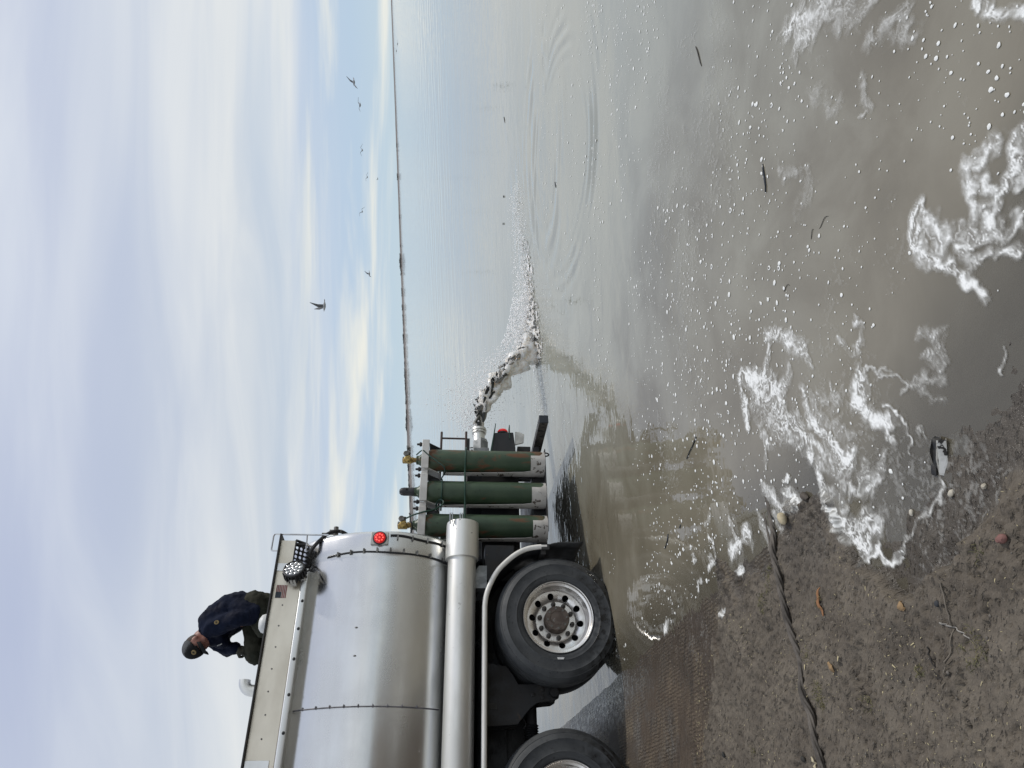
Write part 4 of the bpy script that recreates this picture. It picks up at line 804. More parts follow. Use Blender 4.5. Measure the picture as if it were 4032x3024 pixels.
# ------------------------------------------------------------------ gas cylinders standing in the rack: things of their own
def gas_cylinder(c, mat, top, label, name='gas_cylinder'):
    g = empty(name); g.matrix_world = TRM @ Matrix.Translation((c, .5, 0.0))
    tag(g, label, 'gas cylinder', 'green gas cylinders in the rack')
    obj('body', MB().lathe([(.100, .006), (.112, .02), (.1135, .05), (.1135, .6), (.1135, 1.10), (.110, 1.145), (.098, 1.195), (.074, 1.240), (.050, 1.268), (.043, 1.285)], (0, 0, 0), 'z', 40), mat, g)
    obj('neck_ring', MB().lathe([(.045, 1.262), (.047, 1.268), (.045, 1.276), (.047, 1.282), (.045, 1.290), (.046, 1.297), (.036, 1.303)], (0, 0, 0), 'z', 24), mat, g)
    if top == 'cap':
        prof = [(.043, 1.296), (.043, 1.33), (.041, 1.335), (.041, 1.405), (.036, 1.430), (.022, 1.446), (0, 1.450)]
        obj('valve_cap', MB().lathe(prof, (0, 0, 0), 'z', 28), M['black'], g)
        obj('cap_vent', MB().lathe([(.011, -.0405), (.011, -.0435), (0, -.0435)], (.006, 0, 1.375), 'y', 14, False), mottled('vent_hole', (.004, .004, .004), (.006, .006, .006), 9, (.8, .9)), g)
    else:
        v = obj('valve', MB().lathe([(.024, 1.300), (.024, 1.33), (.030, 1.332), (.030, 1.350), (.020, 1.352), (.020, 1.41), (.014, 1.42)], (0, 0, 0), 'z', 12), M['brass'], g, angle=25)
        obj('handwheel', MB().lathe([(.010, 1.418), (.032, 1.422), (.034, 1.432), (.032, 1.440), (.010, 1.444)], (0, 0, 0), 'z', 14), M['gunmetal'], v)
        obj('outlet', MB().tube([(0, 0, 1.375), (.060, -.01, 1.378), (.075, -.01, 1.378)], [.014, .014, .020], 10).tube([(.045, -.01, 1.378), (.045, -.01, 1.41)], .012, 8), M['gunmetal'], v)
        rg = obj('regulator', MB().lathe([(.020, -.030), (.034, -.035), (.038, -.060), (.030, -.068)], (-.012, 0, 1.385), 'y', 16).box((-.050, -.050, 1.345), (-.006, -.012, 1.435)), M['brass'], v, bevel=.006)
        obj('gauge', MB().lathe([(.026, 0), (.028, -.016), (.024, -.020), (0, -.020)], (.040, -.055, 1.405), 'y', 20, False), M['gunmetal'], v)
    return g
g1 = gas_cylinder(CX[0], M['green_rusty'], 'valve', 'rust-streaked green gas cylinder nearest the discharge pipe')
g2 = gas_cylinder(CX[1], M['green'], 'cap', 'green gas cylinder under a domed black valve cap')
g3 = gas_cylinder(CX[2], M['green_worn'], 'valve', 'green gas cylinder partly hidden behind the silver tube')
v1 = obj('shutoff_knob', MB().lathe([(.020, 1.385), (.028, 1.39), (.028, 1.402), (.012, 1.405)], (.14, 0, 0), 'z', 12).tube([(.075, -.005, 1.375), (.14, 0, 1.375), (.14, 0, 1.39)], .010, 8), M['gunmetal'], g1)
obj('hose', MB().tube(catmull([(.03, -.06, 1.30), (.05, -.12, 1.24), (.0, -.125, 1.18), (-.08, -.13, 1.08), (-.13, -.12, 1.015), (-.16, -.05, 1.01), (-.19, .05, 1.05)], 6), .0075, 6), M['hose_green'], g1)
obj('hose', MB().tube(catmull([(.05, -.05, 1.36), (.06, -.10, 1.30), (.08, -.14, 1.20), (.11, -.13, 1.10), (.16, -.12, 1.025), (.21, -.10, 1.01), (.235, -.08, 1.05), (.20, -.02, 1.08), (.15, .05, 1.06)], 6), .0075, 6), M['hose_green'], g3)
obj('supply_line', MB().tube(catmull([(.02, -.04, 1.31), (-.06, -.05, 1.30), (-.18, -.06, 1.31), (-.30, -.08, 1.32)], 5), .006, 6), M['black'], g3)

# ------------------------------------------------------------------ person crouching on the tank
def capsule(mb, p, q, r0, r1, n=14):
    p, q = Vector(p), Vector(q); mb.blob(p, r0, 2); mb.blob(q, r1, 2); mb.tube([p, q], [r0, r1], n); return mb
def remeshed(name, mb, mat, parent, vox, smooth=6, disp=None):
    me = mb.mesh(name, False, fix=True); me.materials.append(mat); o = bpy.data.objects.new(name, me); COL.objects.link(o)
    if parent is not None: o.parent = parent
    r = o.modifiers.new('remesh', 'REMESH'); r.mode = 'VOXEL'; r.voxel_size = vox; r.use_smooth_shade = True
    s = o.modifiers.new('smooth', 'SMOOTH'); s.iterations = smooth; s.factor = .5
    if disp:
        tx = bpy.data.textures.new(name + '_folds', 'CLOUDS'); tx.noise_scale = disp[1]; tx.noise_depth = 2
        d = o.modifiers.new('folds', 'DISPLACE'); d.texture = tx; d.strength = disp[0]; d.texture_coords = 'LOCAL'
    return o
def build_person():
    skin = NT('skin'); v = skin.coord(); set_b(skin, skin.mix(skin.noise(v, 14, 3), (.23, .095, .070), (.30, .130, .095)), .5)
    navy = mottled('navy_jacket', (.004, .006, .017), (.008, .012, .028), 7, (.7, .85), bump=.25, bdist=.006, spec=.12)
    olive = mottled('olive_trousers', (.026, .028, .020), (.044, .043, .032), 8, (.75, .9), bump=.3, bdist=.006, spec=.12)
    glovem = mottled('grey_glove', (.05, .05, .042), (.10, .095, .075), 22, (.7, .85), bump=.2, spec=.12)
    capg = mottled('grey_cap', (.075, .078, .082), (.105, .108, .112), 18, (.75, .9), bump=.2, spec=.12); capd = mottled('dark_cap', (.013, .014, .015), (.022, .022, .023), 18, (.8, .95), bump=.2, spec=.12)
    tan = plain('tan_patch', (.30, .22, .10), .8); dark = plain('patch_mark', (.03, .025, .02), .8)
    c = Vector((-.035, .875, 3.195)); f = Vector((-.52, -.34, -.78)).normalized(); u = Vector((-.72, -.12, .68)); u = (u - f * u.dot(f)).normalized(); s = f.cross(u)
    def h(a, b, d): return c + f * a + u * b + s * d                  # forward, up, sideways from the head's centre
    mb = MB()
    rot = [tuple(h(*(x * k for x, k in zip(p, (.098, .118, .080))))) for p in []]
    def ell(ctr, rf, ru, rs, sub=3):
        b2 = MB().blob((0, 0, 0), 1, sub); mb.add([h(ctr[0] + x * rf, ctr[1] + y * ru, ctr[2] + z * rs) for x, y, z in b2.v], b2.f)
    ell((0, .01, 0), .100, .110, .080); ell((.040, -.055, 0), .062, .070, .060); ell((.062, -.098, 0), .030, .022, .026)      # skull, jaw, chin
    ell((.102, -.022, 0), .020, .026, .014, 2); ell((.090, .018, .0), .020, .012, .055, 2)                                  # nose, brow
    ell((.094, -.060, 0), .012, .010, .026, 2)                                                                            # mouth
    for q in (-1, 1): ell((-.005, -.010, q * .080), .020, .032, .010, 2)                                                    # ears
    capsule(mb, h(-.045, -.055, 0), (.110, .895, 3.085), .060, .075)
    for y in (.83, .97): capsule(mb, (.15, y, 3.05), (.27, y, 2.80), .095, .09)
    for a in (((.09, .74, 3.05), (.136, .655, 2.81), (.160, .70, 2.665)), ((.05, 1.05, 3.11), (-.03, 1.09, 2.98), (-.045, 1.0, 2.865))):
        capsule(mb, a[0], a[1], .050, .040); capsule(mb, a[1], a[2], .038, .028)
    capsule(mb, (.15, .83, 3.06), (.09, .74, 3.05), .10, .07); capsule(mb, (.15, .97, 3.06), (.05, 1.05, 3.11), .10, .07)
    for a in (((.31, 1.0, 2.76), (-.085, 1.0, 2.685), (.02, 1.01, 2.52)), ((.29, .80, 2.72), (.09, .77, 2.56), (.34, .84, 2.545))):
        capsule(mb, a[0], a[1], .070, .055); capsule(mb, a[1], a[2], .052, .038)
    body = remeshed('person', mb, skin.m, None, .011, 3); body.matrix_world = TRM
    tag(body, 'person in dark navy jacket and grey cap crouching on the tank, head bowed', 'person')
    for q in (-1, 1): obj('eye', MB().blob(h(.086, -.002, q * .030), .011, 2), plain('eye_dark', (.03, .025, .02), .2), body)
    # hair under the cap
    mb = MB(); b2 = MB().blob((0, 0, 0), 1, 3); mb.add([h(-.012 + x * .096, .012 + y * .096, z * .084) for x, y, z in b2.v], [k for k in b2.f if all(b2.v[i][0] < .15 and b2.v[i][1] < .45 for i in k)])
    obj('hair', mb, plain('brown_hair', (.05, .032, .022), .7), body)
    # jacket
    mb = MB()
    for y in (.81, .90, .99): capsule(mb, (.155, y, 3.060), (.26, y, 2.935), .145, .148); capsule(mb, (.26, y, 2.935), (.300, y, 2.855), .148, .135)
    capsule(mb, (.09, .75, 3.050), (.138, .655, 2.81), .092, .075); capsule(mb, (.138, .655, 2.81), (.160, .70, 2.685), .073, .058)
    capsule(mb, (.055, 1.04, 3.10), (-.03, 1.09, 2.98), .088, .070); capsule(mb, (-.03, 1.09, 2.98), (-.042, 1.0, 2.885), .068, .056)
    capsule(mb, (.155, .82, 3.08), (.085, .76, 3.055), .13, .095); capsule(mb, (.155, .98, 3.08), (.055, 1.04, 3.10), .13, .09)
    capsule(mb, (.07, .90, 3.06), (.00, .93, 2.99), .12, .07)
    capsule(mb, (.110, .895, 3.10), (.085, .89, 3.135), .098, .082)
    capsule(mb, (.25, .75, 2.86), (.21, .71, 2.70), .105, .080); capsule(mb, (.27, .80, 2.86), (.24, .76, 2.74), .12, .09)
    remeshed('jacket', mb, navy, body, .012, 5, (.030, .07))
    mb = MB()
    for y in (.82, .90, .98): mb.blob((.300, y, 2.735), (.125, .12, .115), 3)
    capsule(mb, (.30, 1.0, 2.765), (-.095, 1.0, 2.690), .125, .096); capsule(mb, (-.095, 1.0, 2.690), (.02, 1.01, 2.51), .094, .070)
    capsule(mb, (.31, .80, 2.735), (.085, .77, 2.575), .130, .100); capsule(mb, (.085, .77, 2.575), (.33, .84, 2.560), .095, .085); mb.blob((.345, .85, 2.63), (.08, .10, .11), 3)
    remeshed('trousers', mb, olive, body, .012, 4, (.030, .06))
    obj('boot', MB().blob((.38, .85, 2.515), (.13, .055, .055), 3), M['black'], body); obj('boot', MB().blob((-.04, 1.01, 2.505), (.13, .055, .045), 3), M['black'], body)
    # gloved hands: palm, four fingers curled, thumb from the side of the palm
    def hand(w, d, side, name):
        w = Vector(w); d = Vector(d).normalized(); sv = Vector(side); sv = (sv - d * sv.dot(d)).normalized(); nv = d.cross(sv); mb = MB()
        mb.blob(w + d * .01, .032, 2)
        for k in range(4):
            o_ = (k - 1.5) * .021; ln = (.9, 1.0, .97, .8)[k]
            p0 = w + d * .012 + sv * o_ * .8; p1 = w + d * .082 + sv * o_; p2 = p1 + (d * .30 + nv * .95) * .036 * ln; p3 = p2 + (d * -.75 + nv * .65) * .028 * ln; p4 = p3 + (d * -.95 - nv * .3) * .018 * ln
            capsule(mb, p0, p1, .016, .013, 8)
            for a, b, r0, r1 in ((p1, p2, .0125, .0115), (p2, p3, .0115, .0105), (p3, p4, .0105, .009)): capsule(mb, a, b, r0, r1, 8)
        t0 = w + d * .022 + sv * .034; t1 = t0 + (d * .5 + sv * .5 + nv * .5) * .042; t2 = t1 + (d * .5 - sv * .4 + nv * .7) * .034
        capsule(mb, t0, t1, .016, .0135, 8); capsule(mb, t1, t2, .0135, .011, 8)
        remeshed(name, mb, glovem, body, .0045, 2)
    hand((-.050, .992, 2.862), (-.22, .02, -.97), (-.9, -.2, .2), 'glove'); hand((.162, .705, 2.655), (.1, .15, -.98), (-1, 0, 0), 'glove')
    # cap
    b2 = MB().blob((0, 0, 0), 1, 4)
    def dome(name, cond, mat, grow):
        mb = MB(); mb.add([h(.002 + x * (.110 + grow), .020 + y * (.118 + grow), z * (.091 + grow)) for x, y, z in b2.v], [k for k in b2.f if all(b2.v[i][1] > .06 - .10 * b2.v[i][0] for i in k) and cond(sum(b2.v[i][0] for i in k) / 3)])
        o = obj(name, mb, mat, body); m_ = o.modifiers.new('solid', 'SOLIDIFY'); m_.thickness = .004; return o
    cp = dome('cap', lambda x: x < .18, capg, .0); dome('cap_front', lambda x: x >= .12, capd, .0015)
    mb = MB(); N_ = 10; vs = []; fs = []
    for i in range(N_ + 1):
        t = -1 + 2 * i / N_; w = .082 * t; ff = .096 * math.sqrt(max(0, 1 - (t * .85) ** 2)); ex = .072 * math.sqrt(max(0, 1 - t ** 2 * .9))
        dz = -.020 * t * t; vs += [h(ff, .022 + dz, w), h(ff + ex, .005 + dz * 1.3, w * .95)]
    for i in range(N_): fs.append((2 * i, 2 * i + 1, 2 * i + 3, 2 * i + 2))
    br = obj('cap_brim', mb.add(vs, fs), capd, body); m_ = br.modifiers.new('solid', 'SOLIDIFY'); m_.thickness = .005
    def patch(ctr, nrm, up_, rw, rh, name):
        n_ = Vector(nrm).normalized(); up_ = Vector(up_); up_ = (up_ - n_ * up_.dot(n_)).normalized(); sd_ = n_.cross(up_); K = 18; c0 = Vector(ctr)
        def ring(a, b, off): return [c0 + sd_ * a * math.cos(2 * PI * k / K) + up_ * b * math.sin(2 * PI * k / K) + n_ * off for k in range(K)]
        p = obj(name, MB().add(ring(rw, rh, 0) + ring(rw, rh, .006), [tuple(range(K, 2 * K))] + [(k, (k + 1) % K, K + (k + 1) % K, K + k) for k in range(K)]), tan, body, smooth=False)
        obj('patch_mark', MB().add([c0 + sd_ * a + up_ * b + n_ * .0065 for a, b in ((-.55 * rw, .35 * rh), (-.1 * rw, .5 * rh), (.25 * rw, .2 * rh), (.6 * rw, .25 * rh), (.5 * rw, -.15 * rh), (.2 * rw, -.1 * rh), (.25 * rw, -.5 * rh), (-.1 * rw, -.25 * rh), (-.4 * rw, -.45 * rh), (-.35 * rw, 0))], [tuple(range(10))]), dark, p, smooth=False)
    nn = (f * .80 + u * .45 - s * .0).normalized()
    side_to_view = s if s.y < 0 else -s
    nrm = (f * .68 + u * .42 + side_to_view * .45).normalized()
    patch(h(.002 + .112 * f.dot(nrm) * .98, .020 + .120 * u.dot(nrm) * .98, .092 * s.dot(nrm) * .98), nrm, u, .022, .020, 'cap_badge')
    patch((.098, .628, 2.985), (-.12, -.97, .12), (-.15, 0, 1), .018, .022, 'sleeve_badge')
    for k in range(4): obj('chest_print', MB().box((-.052 + .004 * k, .862 - .004 * k, 3.005 - .012 * k), (-.044 + .004 * k, .870 - .004 * k, 3.011 - .012 * k)), M['white'], body)
build_person()
bk = obj('white_container', MB().lathe([(.075, 2.462), (.082, 2.54), (.084, 2.56), (.076, 2.585), (.05, 2.605), (0, 2.612)], (.085, .62, 0), 'z', 28), M['white'], None); bk.matrix_world = TRM
tag(bk, 'white rounded container lid showing over the rail beside the crouching knee', 'container')

# ------------------------------------------------------------------ fish pouring out with the water
N0 = tw(2.465, 1.2, .640); I0 = Vector((.487, 8.896, 0.0))
def jet(t): return Vector((N0.x + (I0.x - N0.x) * t, N0.y + (I0.y - N0.y) * t, N0.z - .12 * t * (1 - t) * .6 - N0.z * t ** 1.75))
def build_jet():
    n = NT('white_water'); v = n.coord(); a = n.noise(v, 16, 5, .7, .6); b = n.noise(v, 70, 3, .7)
    col = n.mix(n.rng(a, .36, .6), (.74, .67, .58), (.96, .94, .90)); nrm = n.bump(n.math('ADD', a, n.math('MULTIPLY', b, .5)), .6, .02)
    def frothy(n, col, nrm):
        n.put(n.b.inputs['Base Color'], col); n.put(n.b.inputs['Roughness'], .25); n.put(n.b.inputs['Subsurface Weight'], 1.0); n.put(n.b.inputs['Subsurface Scale'], .10)
        n.b.inputs['Subsurface Radius'].default_value = (1, .97, .92); n.b.subsurface_method = 'RANDOM_WALK'
        if nrm is not None: n.put(n.b.inputs['Normal'], nrm)
    frothy(n, col, nrm)
    M['white_water'] = n.m
    mb = MB(); K = 44; nn = 22; vs = []; fs = []; rr_ = random.Random(2)
    for i in range(K + 1):
        t = i / K * .985; p = jet(t); d = (jet(min(1, t + .02)) - jet(max(0, t - .02))).normalized(); sv = d.cross(Vector((0, 0, 1))).normalized(); uv_ = sv.cross(d)
        for k in range(nn):
            a = 2 * PI * k / nn; q = fbm(np.array([t * 9 + 3]), np.array([math.cos(a) * 1.6 + 5 * math.sin(a * .5)]), 71, 3)[0]; q2 = vnoise(np.array([t * 30.0]), np.array([math.sin(a) * 3 + a]), 72)[0]
            r = (.060 + .040 * t) * (1 + (q - .5) * (.30 + 2.1 * min(1, t * 3)) + (q2 - .5) * .9 * min(1, t * 4))
            vs.append(p + sv * math.cos(a) * r + uv_ * math.sin(a) * r * (1 + .25 * t))
    for i in range(K): fs += [(i * nn + k, i * nn + (k + 1) % nn, (i + 1) * nn + (k + 1) % nn, (i + 1) * nn + k) for k in range(nn)]
    o = obj('water_jet', MB().add(vs, fs), n.m, None, angle=180); tag(o, 'thick jet of white water arching out of the discharge pipe', kind='stuff')
    w = NT('spray'); rgb = w.n('RGB'); rgb.outputs[0].default_value = (.95, .95, .94, 1); frothy(w, rgb.outputs[0], None)
    g = np.random.default_rng(3); P = []; R = []
    m_ = 2600; t = g.random(m_) ** .75
    for k in range(m_):
        p = jet(float(t[k])); up_ = abs(g.normal()) * (.05 + .20 * math.sin(PI * min(1, t[k] * .95)) ** .7); sd_ = g.normal() * (.05 + .06 * t[k])
        back = g.normal() * .06; P.append((p.x + sd_ * .53 + back, p.y - sd_ * .84 + back * .6, max(.004, p.z + .05 + up_))); R.append(g.uniform(.003, .0085))
    for k in range(450):                                                  # drips under the jet
        tt = g.random(); p = jet(tt); P.append((p.x + g.normal() * .05, p.y + g.normal() * .05, max(.004, p.z - abs(g.normal()) * .16 - .05))); R.append(g.uniform(.002, .006))
    for k in range(4200):                                                 # crown and run-on splash
        s_ = abs(g.normal()) * .42 if g.random() < .55 else g.random() * 2.5; side = g.normal() * (.07 + .05 * s_)
        hmax = .36 * math.exp(-s_ * 1.3) + .09; P.append((I0.x + s_ * .90 + side * .4, I0.y + s_ * .43 - side, .003 + hmax * g.random() ** 2.2)); R.append(g.uniform(.003, .011) * (1 if s_ < .8 else .75))
    for k in range(700):
        P.append((I0.x - g.random() * .9 + g.normal() * .08, I0.y - g.random() * .5 + g.normal() * .16, .003 + .05 * g.random() ** 3)); R.append(g.uniform(.002, .006))
    P = np.array(P); R = np.array(R); R3 = np.stack([R * g.uniform(.7, 1.2, len(R)), R * g.uniform(.7, 1.2, len(R)), R * g.uniform(.8, 1.9, len(R))], -1)
    o = drops('splash_drops', P, R3, w.m); tag(o, 'spray and droplets thrown up round the falling jet', kind='stuff')
    # churned white water where the jet lands
    xs_ = np.arange(-.3, 2.9, .022); ys_ = np.arange(-.45, .45, .022); A, B = np.meshgrid(xs_, ys_)
    d = np.hypot(np.minimum(A, 0) * 2.2 + np.maximum(A, 0) * .8, B * (3.2 / (1 + .15 * np.maximum(A, 0))))
    q = fbm(A * 7, B * 13, 75, 4); q2 = fbm(A * 26, B * 40, 76, 3)
    Z = .13 * np.exp(-(d / .40) ** 2) * (.25 + 1.3 * q) + .045 * np.exp(-(d / 1.1) ** 2) * (q2 - .3); al = np.exp(-(d / 1.45) ** 2) * (.25 + 1.5 * q2 * q) 
    keep = (al > .33) & (q2 > .40 + .05 * A); keep = keep[:-1, :-1] & keep[1:, 1:]
    X_ = I0.x + A * .902 - B * .432; Y_ = I0.y + A * .432 + B * .902
    me = grid_mesh('churned_water', X_, Y_, np.maximum(Z, 0) + .004, keep=keep); me.materials.append(n.m)
    o = bpy.data.objects.new('churned_water', me); COL.objects.link(o); tag(o, 'churned white water where the jet hits the lake', kind='stuff')
build_jet()
def fish_mesh():
    mb = MB(); L_ = .29; prof = [(.001, 0), (.012, .012), (.022, .05), (.028, .095), (.026, .15), (.017, .20), (.008, .236), (.007, .25)]
    mb.lathe([(r, h - L_ / 2) for r, h in prof], (0, 0, 0), 'x', 10); mb.v = [(x, y * .55, z * 1.15) for x, y, z in mb.v]
    return mb
def build_fish():
    fm = NT('fish_skin'); v = fm.coord(); sp = fm.n('SeparateXYZ'); fm.L.new(v, sp.inputs[0])
    col = fm.mix(fm.rng(sp.outputs[2], -.024, .004), (.20, .19, .165), (.018, .019, .017)); set_b(fm, col, .3)
    fin = plain('fish_fin', (.018, .018, .016), .4)
    body = fish_mesh().mesh('body'); body.materials.append(fm.m)
    tail = MB().add([(.095, .003, .007), (.150, .001, .036), (.140, 0, 0), (.150, .001, -.036), (.095, .003, -.007), (.095, -.003, .007), (.150, -.001, .036), (.140, -.0005, 0), (.150, -.001, -.036), (.095, -.003, -.007)], [(0, 1, 2, 3, 4), (9, 8, 7, 6, 5), (0, 5, 6, 1), (1, 6, 7, 2), (2, 7, 8, 3), (3, 8, 9, 4)]).mesh('tail_fin', False); tail.materials.append(fin)
    dors = MB().add([(-.03, .002, .030), (.03, .002, .024), (.02, .0015, .046), (-.02, .0015, .050), (-.03, -.002, .030), (.03, -.002, .024), (.02, -.0015, .046), (-.02, -.0015, .050)], [(0, 1, 2, 3), (7, 6, 5, 4), (0, 4, 5, 1), (1, 5, 6, 2), (2, 6, 7, 3), (3, 7, 4, 0)]).mesh('dorsal_fin', False); dors.materials.append(fin)
    rr_ = random.Random(12)
    spots = [(.05, .02, .2), (.10, .5, -.6), (.15, .9, .9), (.17, -.6, .2), (.23, .2, -.5), (.30, .8, .5), (.33, .3, .3), (.38, -.5, -.2), (.46, .3, .6), (.50, .8, .2), (.55, -.2, -.4), (.68, .5, .5), (.72, .1, -.3), (.76, .6, .1), (.86, .6, 1.0), (.90, .2, -.4), (.95, .0, .6), (.20, .6, 1.1), (.27, .0, .8), (.35, .9, -.9), (.42, .7, .2), (.58, .5, 1.0), (.64, -.1, .1), (.70, .9, -.5), (.82, .3, .8)]
    f0 = None
    for t, a, tilt in spots:
        p = jet(t); d = (jet(t + .02) - jet(t - .02)).normalized(); sv = d.cross(Vector((0, 0, 1))).normalized(); u = sv.cross(d)
        # sv points towards the viewer's side of the jet
        if sv.y > 0: sv = -sv
        r = .062 + .045 * t; pos = p + sv * r * math.cos(a) * .92 + u * r * math.sin(a) * .95
        q = (d + u * tilt * .55 + sv * rr_.uniform(-.15, .15)).normalized()
        mt = q.to_track_quat('X', 'Z').to_matrix().to_4x4() @ Matrix.Rotation(rr_.uniform(-1.2, 1.2), 4, 'X')
        sc_ = rr_.uniform(.72, 1.0)
        if f0 is None:
            o = empty('fish'); tag(o, 'dark slim fish tumbling in the jet of white water', 'fish', 'fish in the water jet')
            link('body', body, o); link('tail_fin', tail, o); link('dorsal_fin', dors, o); f0 = o
        else: o = copy_tree(f0)
        o.matrix_world = Matrix.Translation(pos) @ mt @ Matrix.Scale(sc_, 4)
build_fish()

# ------------------------------------------------------------------ far shore, its scrub, and the gulls
def build_far():
    az = np.radians(np.linspace(-75, 62, 240)); dist = np.interp(np.degrees(az), [-75, -40, -20, -8.5, 0, 7, 18.4, 28.4, 45, 62], [150, 200, 275, 350, 450, 590, 800, 1150, 2000, 3200])
    prof = [(0, -.4), (1.5, .15), (6, .7), (14, 1.05), (60, 1.25), (300, 1.3)]; X_ = []; Y_ = []; Z_ = []
    for off, z in prof:
        dd = dist + off * dist / 350 + (fbm(az * 40, az * 0 + off, 81, 3) - .5) * 8 * (off > 0)
        X_.append(dd * np.sin(az)); Y_.append(dd * np.cos(az)); Z_.append(z * (.75 + .5 * fbm(az * 60, az * 0 + off * .2, 82, 3)) if z > 0 else z + 0 * az)
    me = grid_mesh('far_shore', np.array(X_), np.array(Y_), np.array(Z_))
    n = NT('far_shore_earth'); v = n.coord(); set_b(n, n.mix(n.rng(n.noise(v, .06, 4), .35, .65), (.165, .145, .130), (.125, .112, .102)), .9); me.materials.append(n.m)
    o = bpy.data.objects.new('far_shore', me); COL.objects.link(o); tag(o, 'low flat brown shore across the lake', kind='structure')
    bmats = mottled('scrub', (.095, .092, .085), (.13, .122, .112), .9, (.85, .95)); tr = mottled('twig_bark', (.09, .075, .06), (.12, .10, .08), 2, (.85, .95))
    rr_ = random.Random(4); kinds = []
    for k in range(4):
        mb = MB()
        for q in range(9): mb.blob((rr_.uniform(-1.1, 1.1), rr_.uniform(-.6, .6), rr_.uniform(.55, 1.25)), (rr_.uniform(.4, .7), rr_.uniform(.4, .6), rr_.uniform(.3, .55)), 1, .25, 10 * k + q)
        for q in range(40): 
            a = rr_.uniform(0, 6.28); mb.blob((rr_.uniform(-1.6, 1.6), rr_.uniform(-.8, .8), rr_.uniform(.3, 1.75)), rr_.uniform(.08, .2), 1, .3, 77 * k + q)
        me = mb.mesh('crown', False, fix=False); me.materials.append(bmats); kinds.append(me)
    tm = MB().tube([(0, 0, -.3), (.05, 0, .8)], [.09, .05], 6).tube([(0, 0, 0), (.5, 0, .9)], .04, 5).mesh('stem'); tm.materials.append(tr)
    dsp = [-8.8, -8.0, -7.4, -6.3, -5.6, -4.9, -3.6, -2.9, -2.4, -1.9, -1.1, -.5, .2, .7, 1.2, 1.9, 2.6, 3.0, 3.9, 4.6, 5.1, 5.3, 5.6, 6.4, 7.6, 9.2, 9.7, 9.9, 10.2, 10.5, 11.2, 13.4, 16.4, 18.3, 18.7, -9.6, -10.4, -11.2, -12.1]
    for i, a in enumerate(dsp):
        d = np.interp(a, [-75, -40, -20, -8.5, 0, 7, 18.4, 28.4, 45, 62], [150, 200, 275, 350, 450, 590, 800, 1150, 2000, 3200]) + rr_.uniform(6, 16)
        if a == 9.9 or a == 10.2: size = 1.0
        else: size = rr_.uniform(.35, .75)
        e = empty('bush', (d * math.sin(math.radians(a)), d * math.cos(math.radians(a)), .7)); e.scale = (size * rr_.uniform(1.8, 4.2), size, size * rr_.uniform(.7, 1.1)); e.rotation_euler = (0, 0, rr_.uniform(-.4, .4) + (3.14 if rr_.random() < .5 else 0))
        tag(e, 'dark low bush on the shore across the lake', 'bush', 'bushes along the far shore'); link('crown', kinds[i % 4], e); link('stem', tm, e)
build_far()
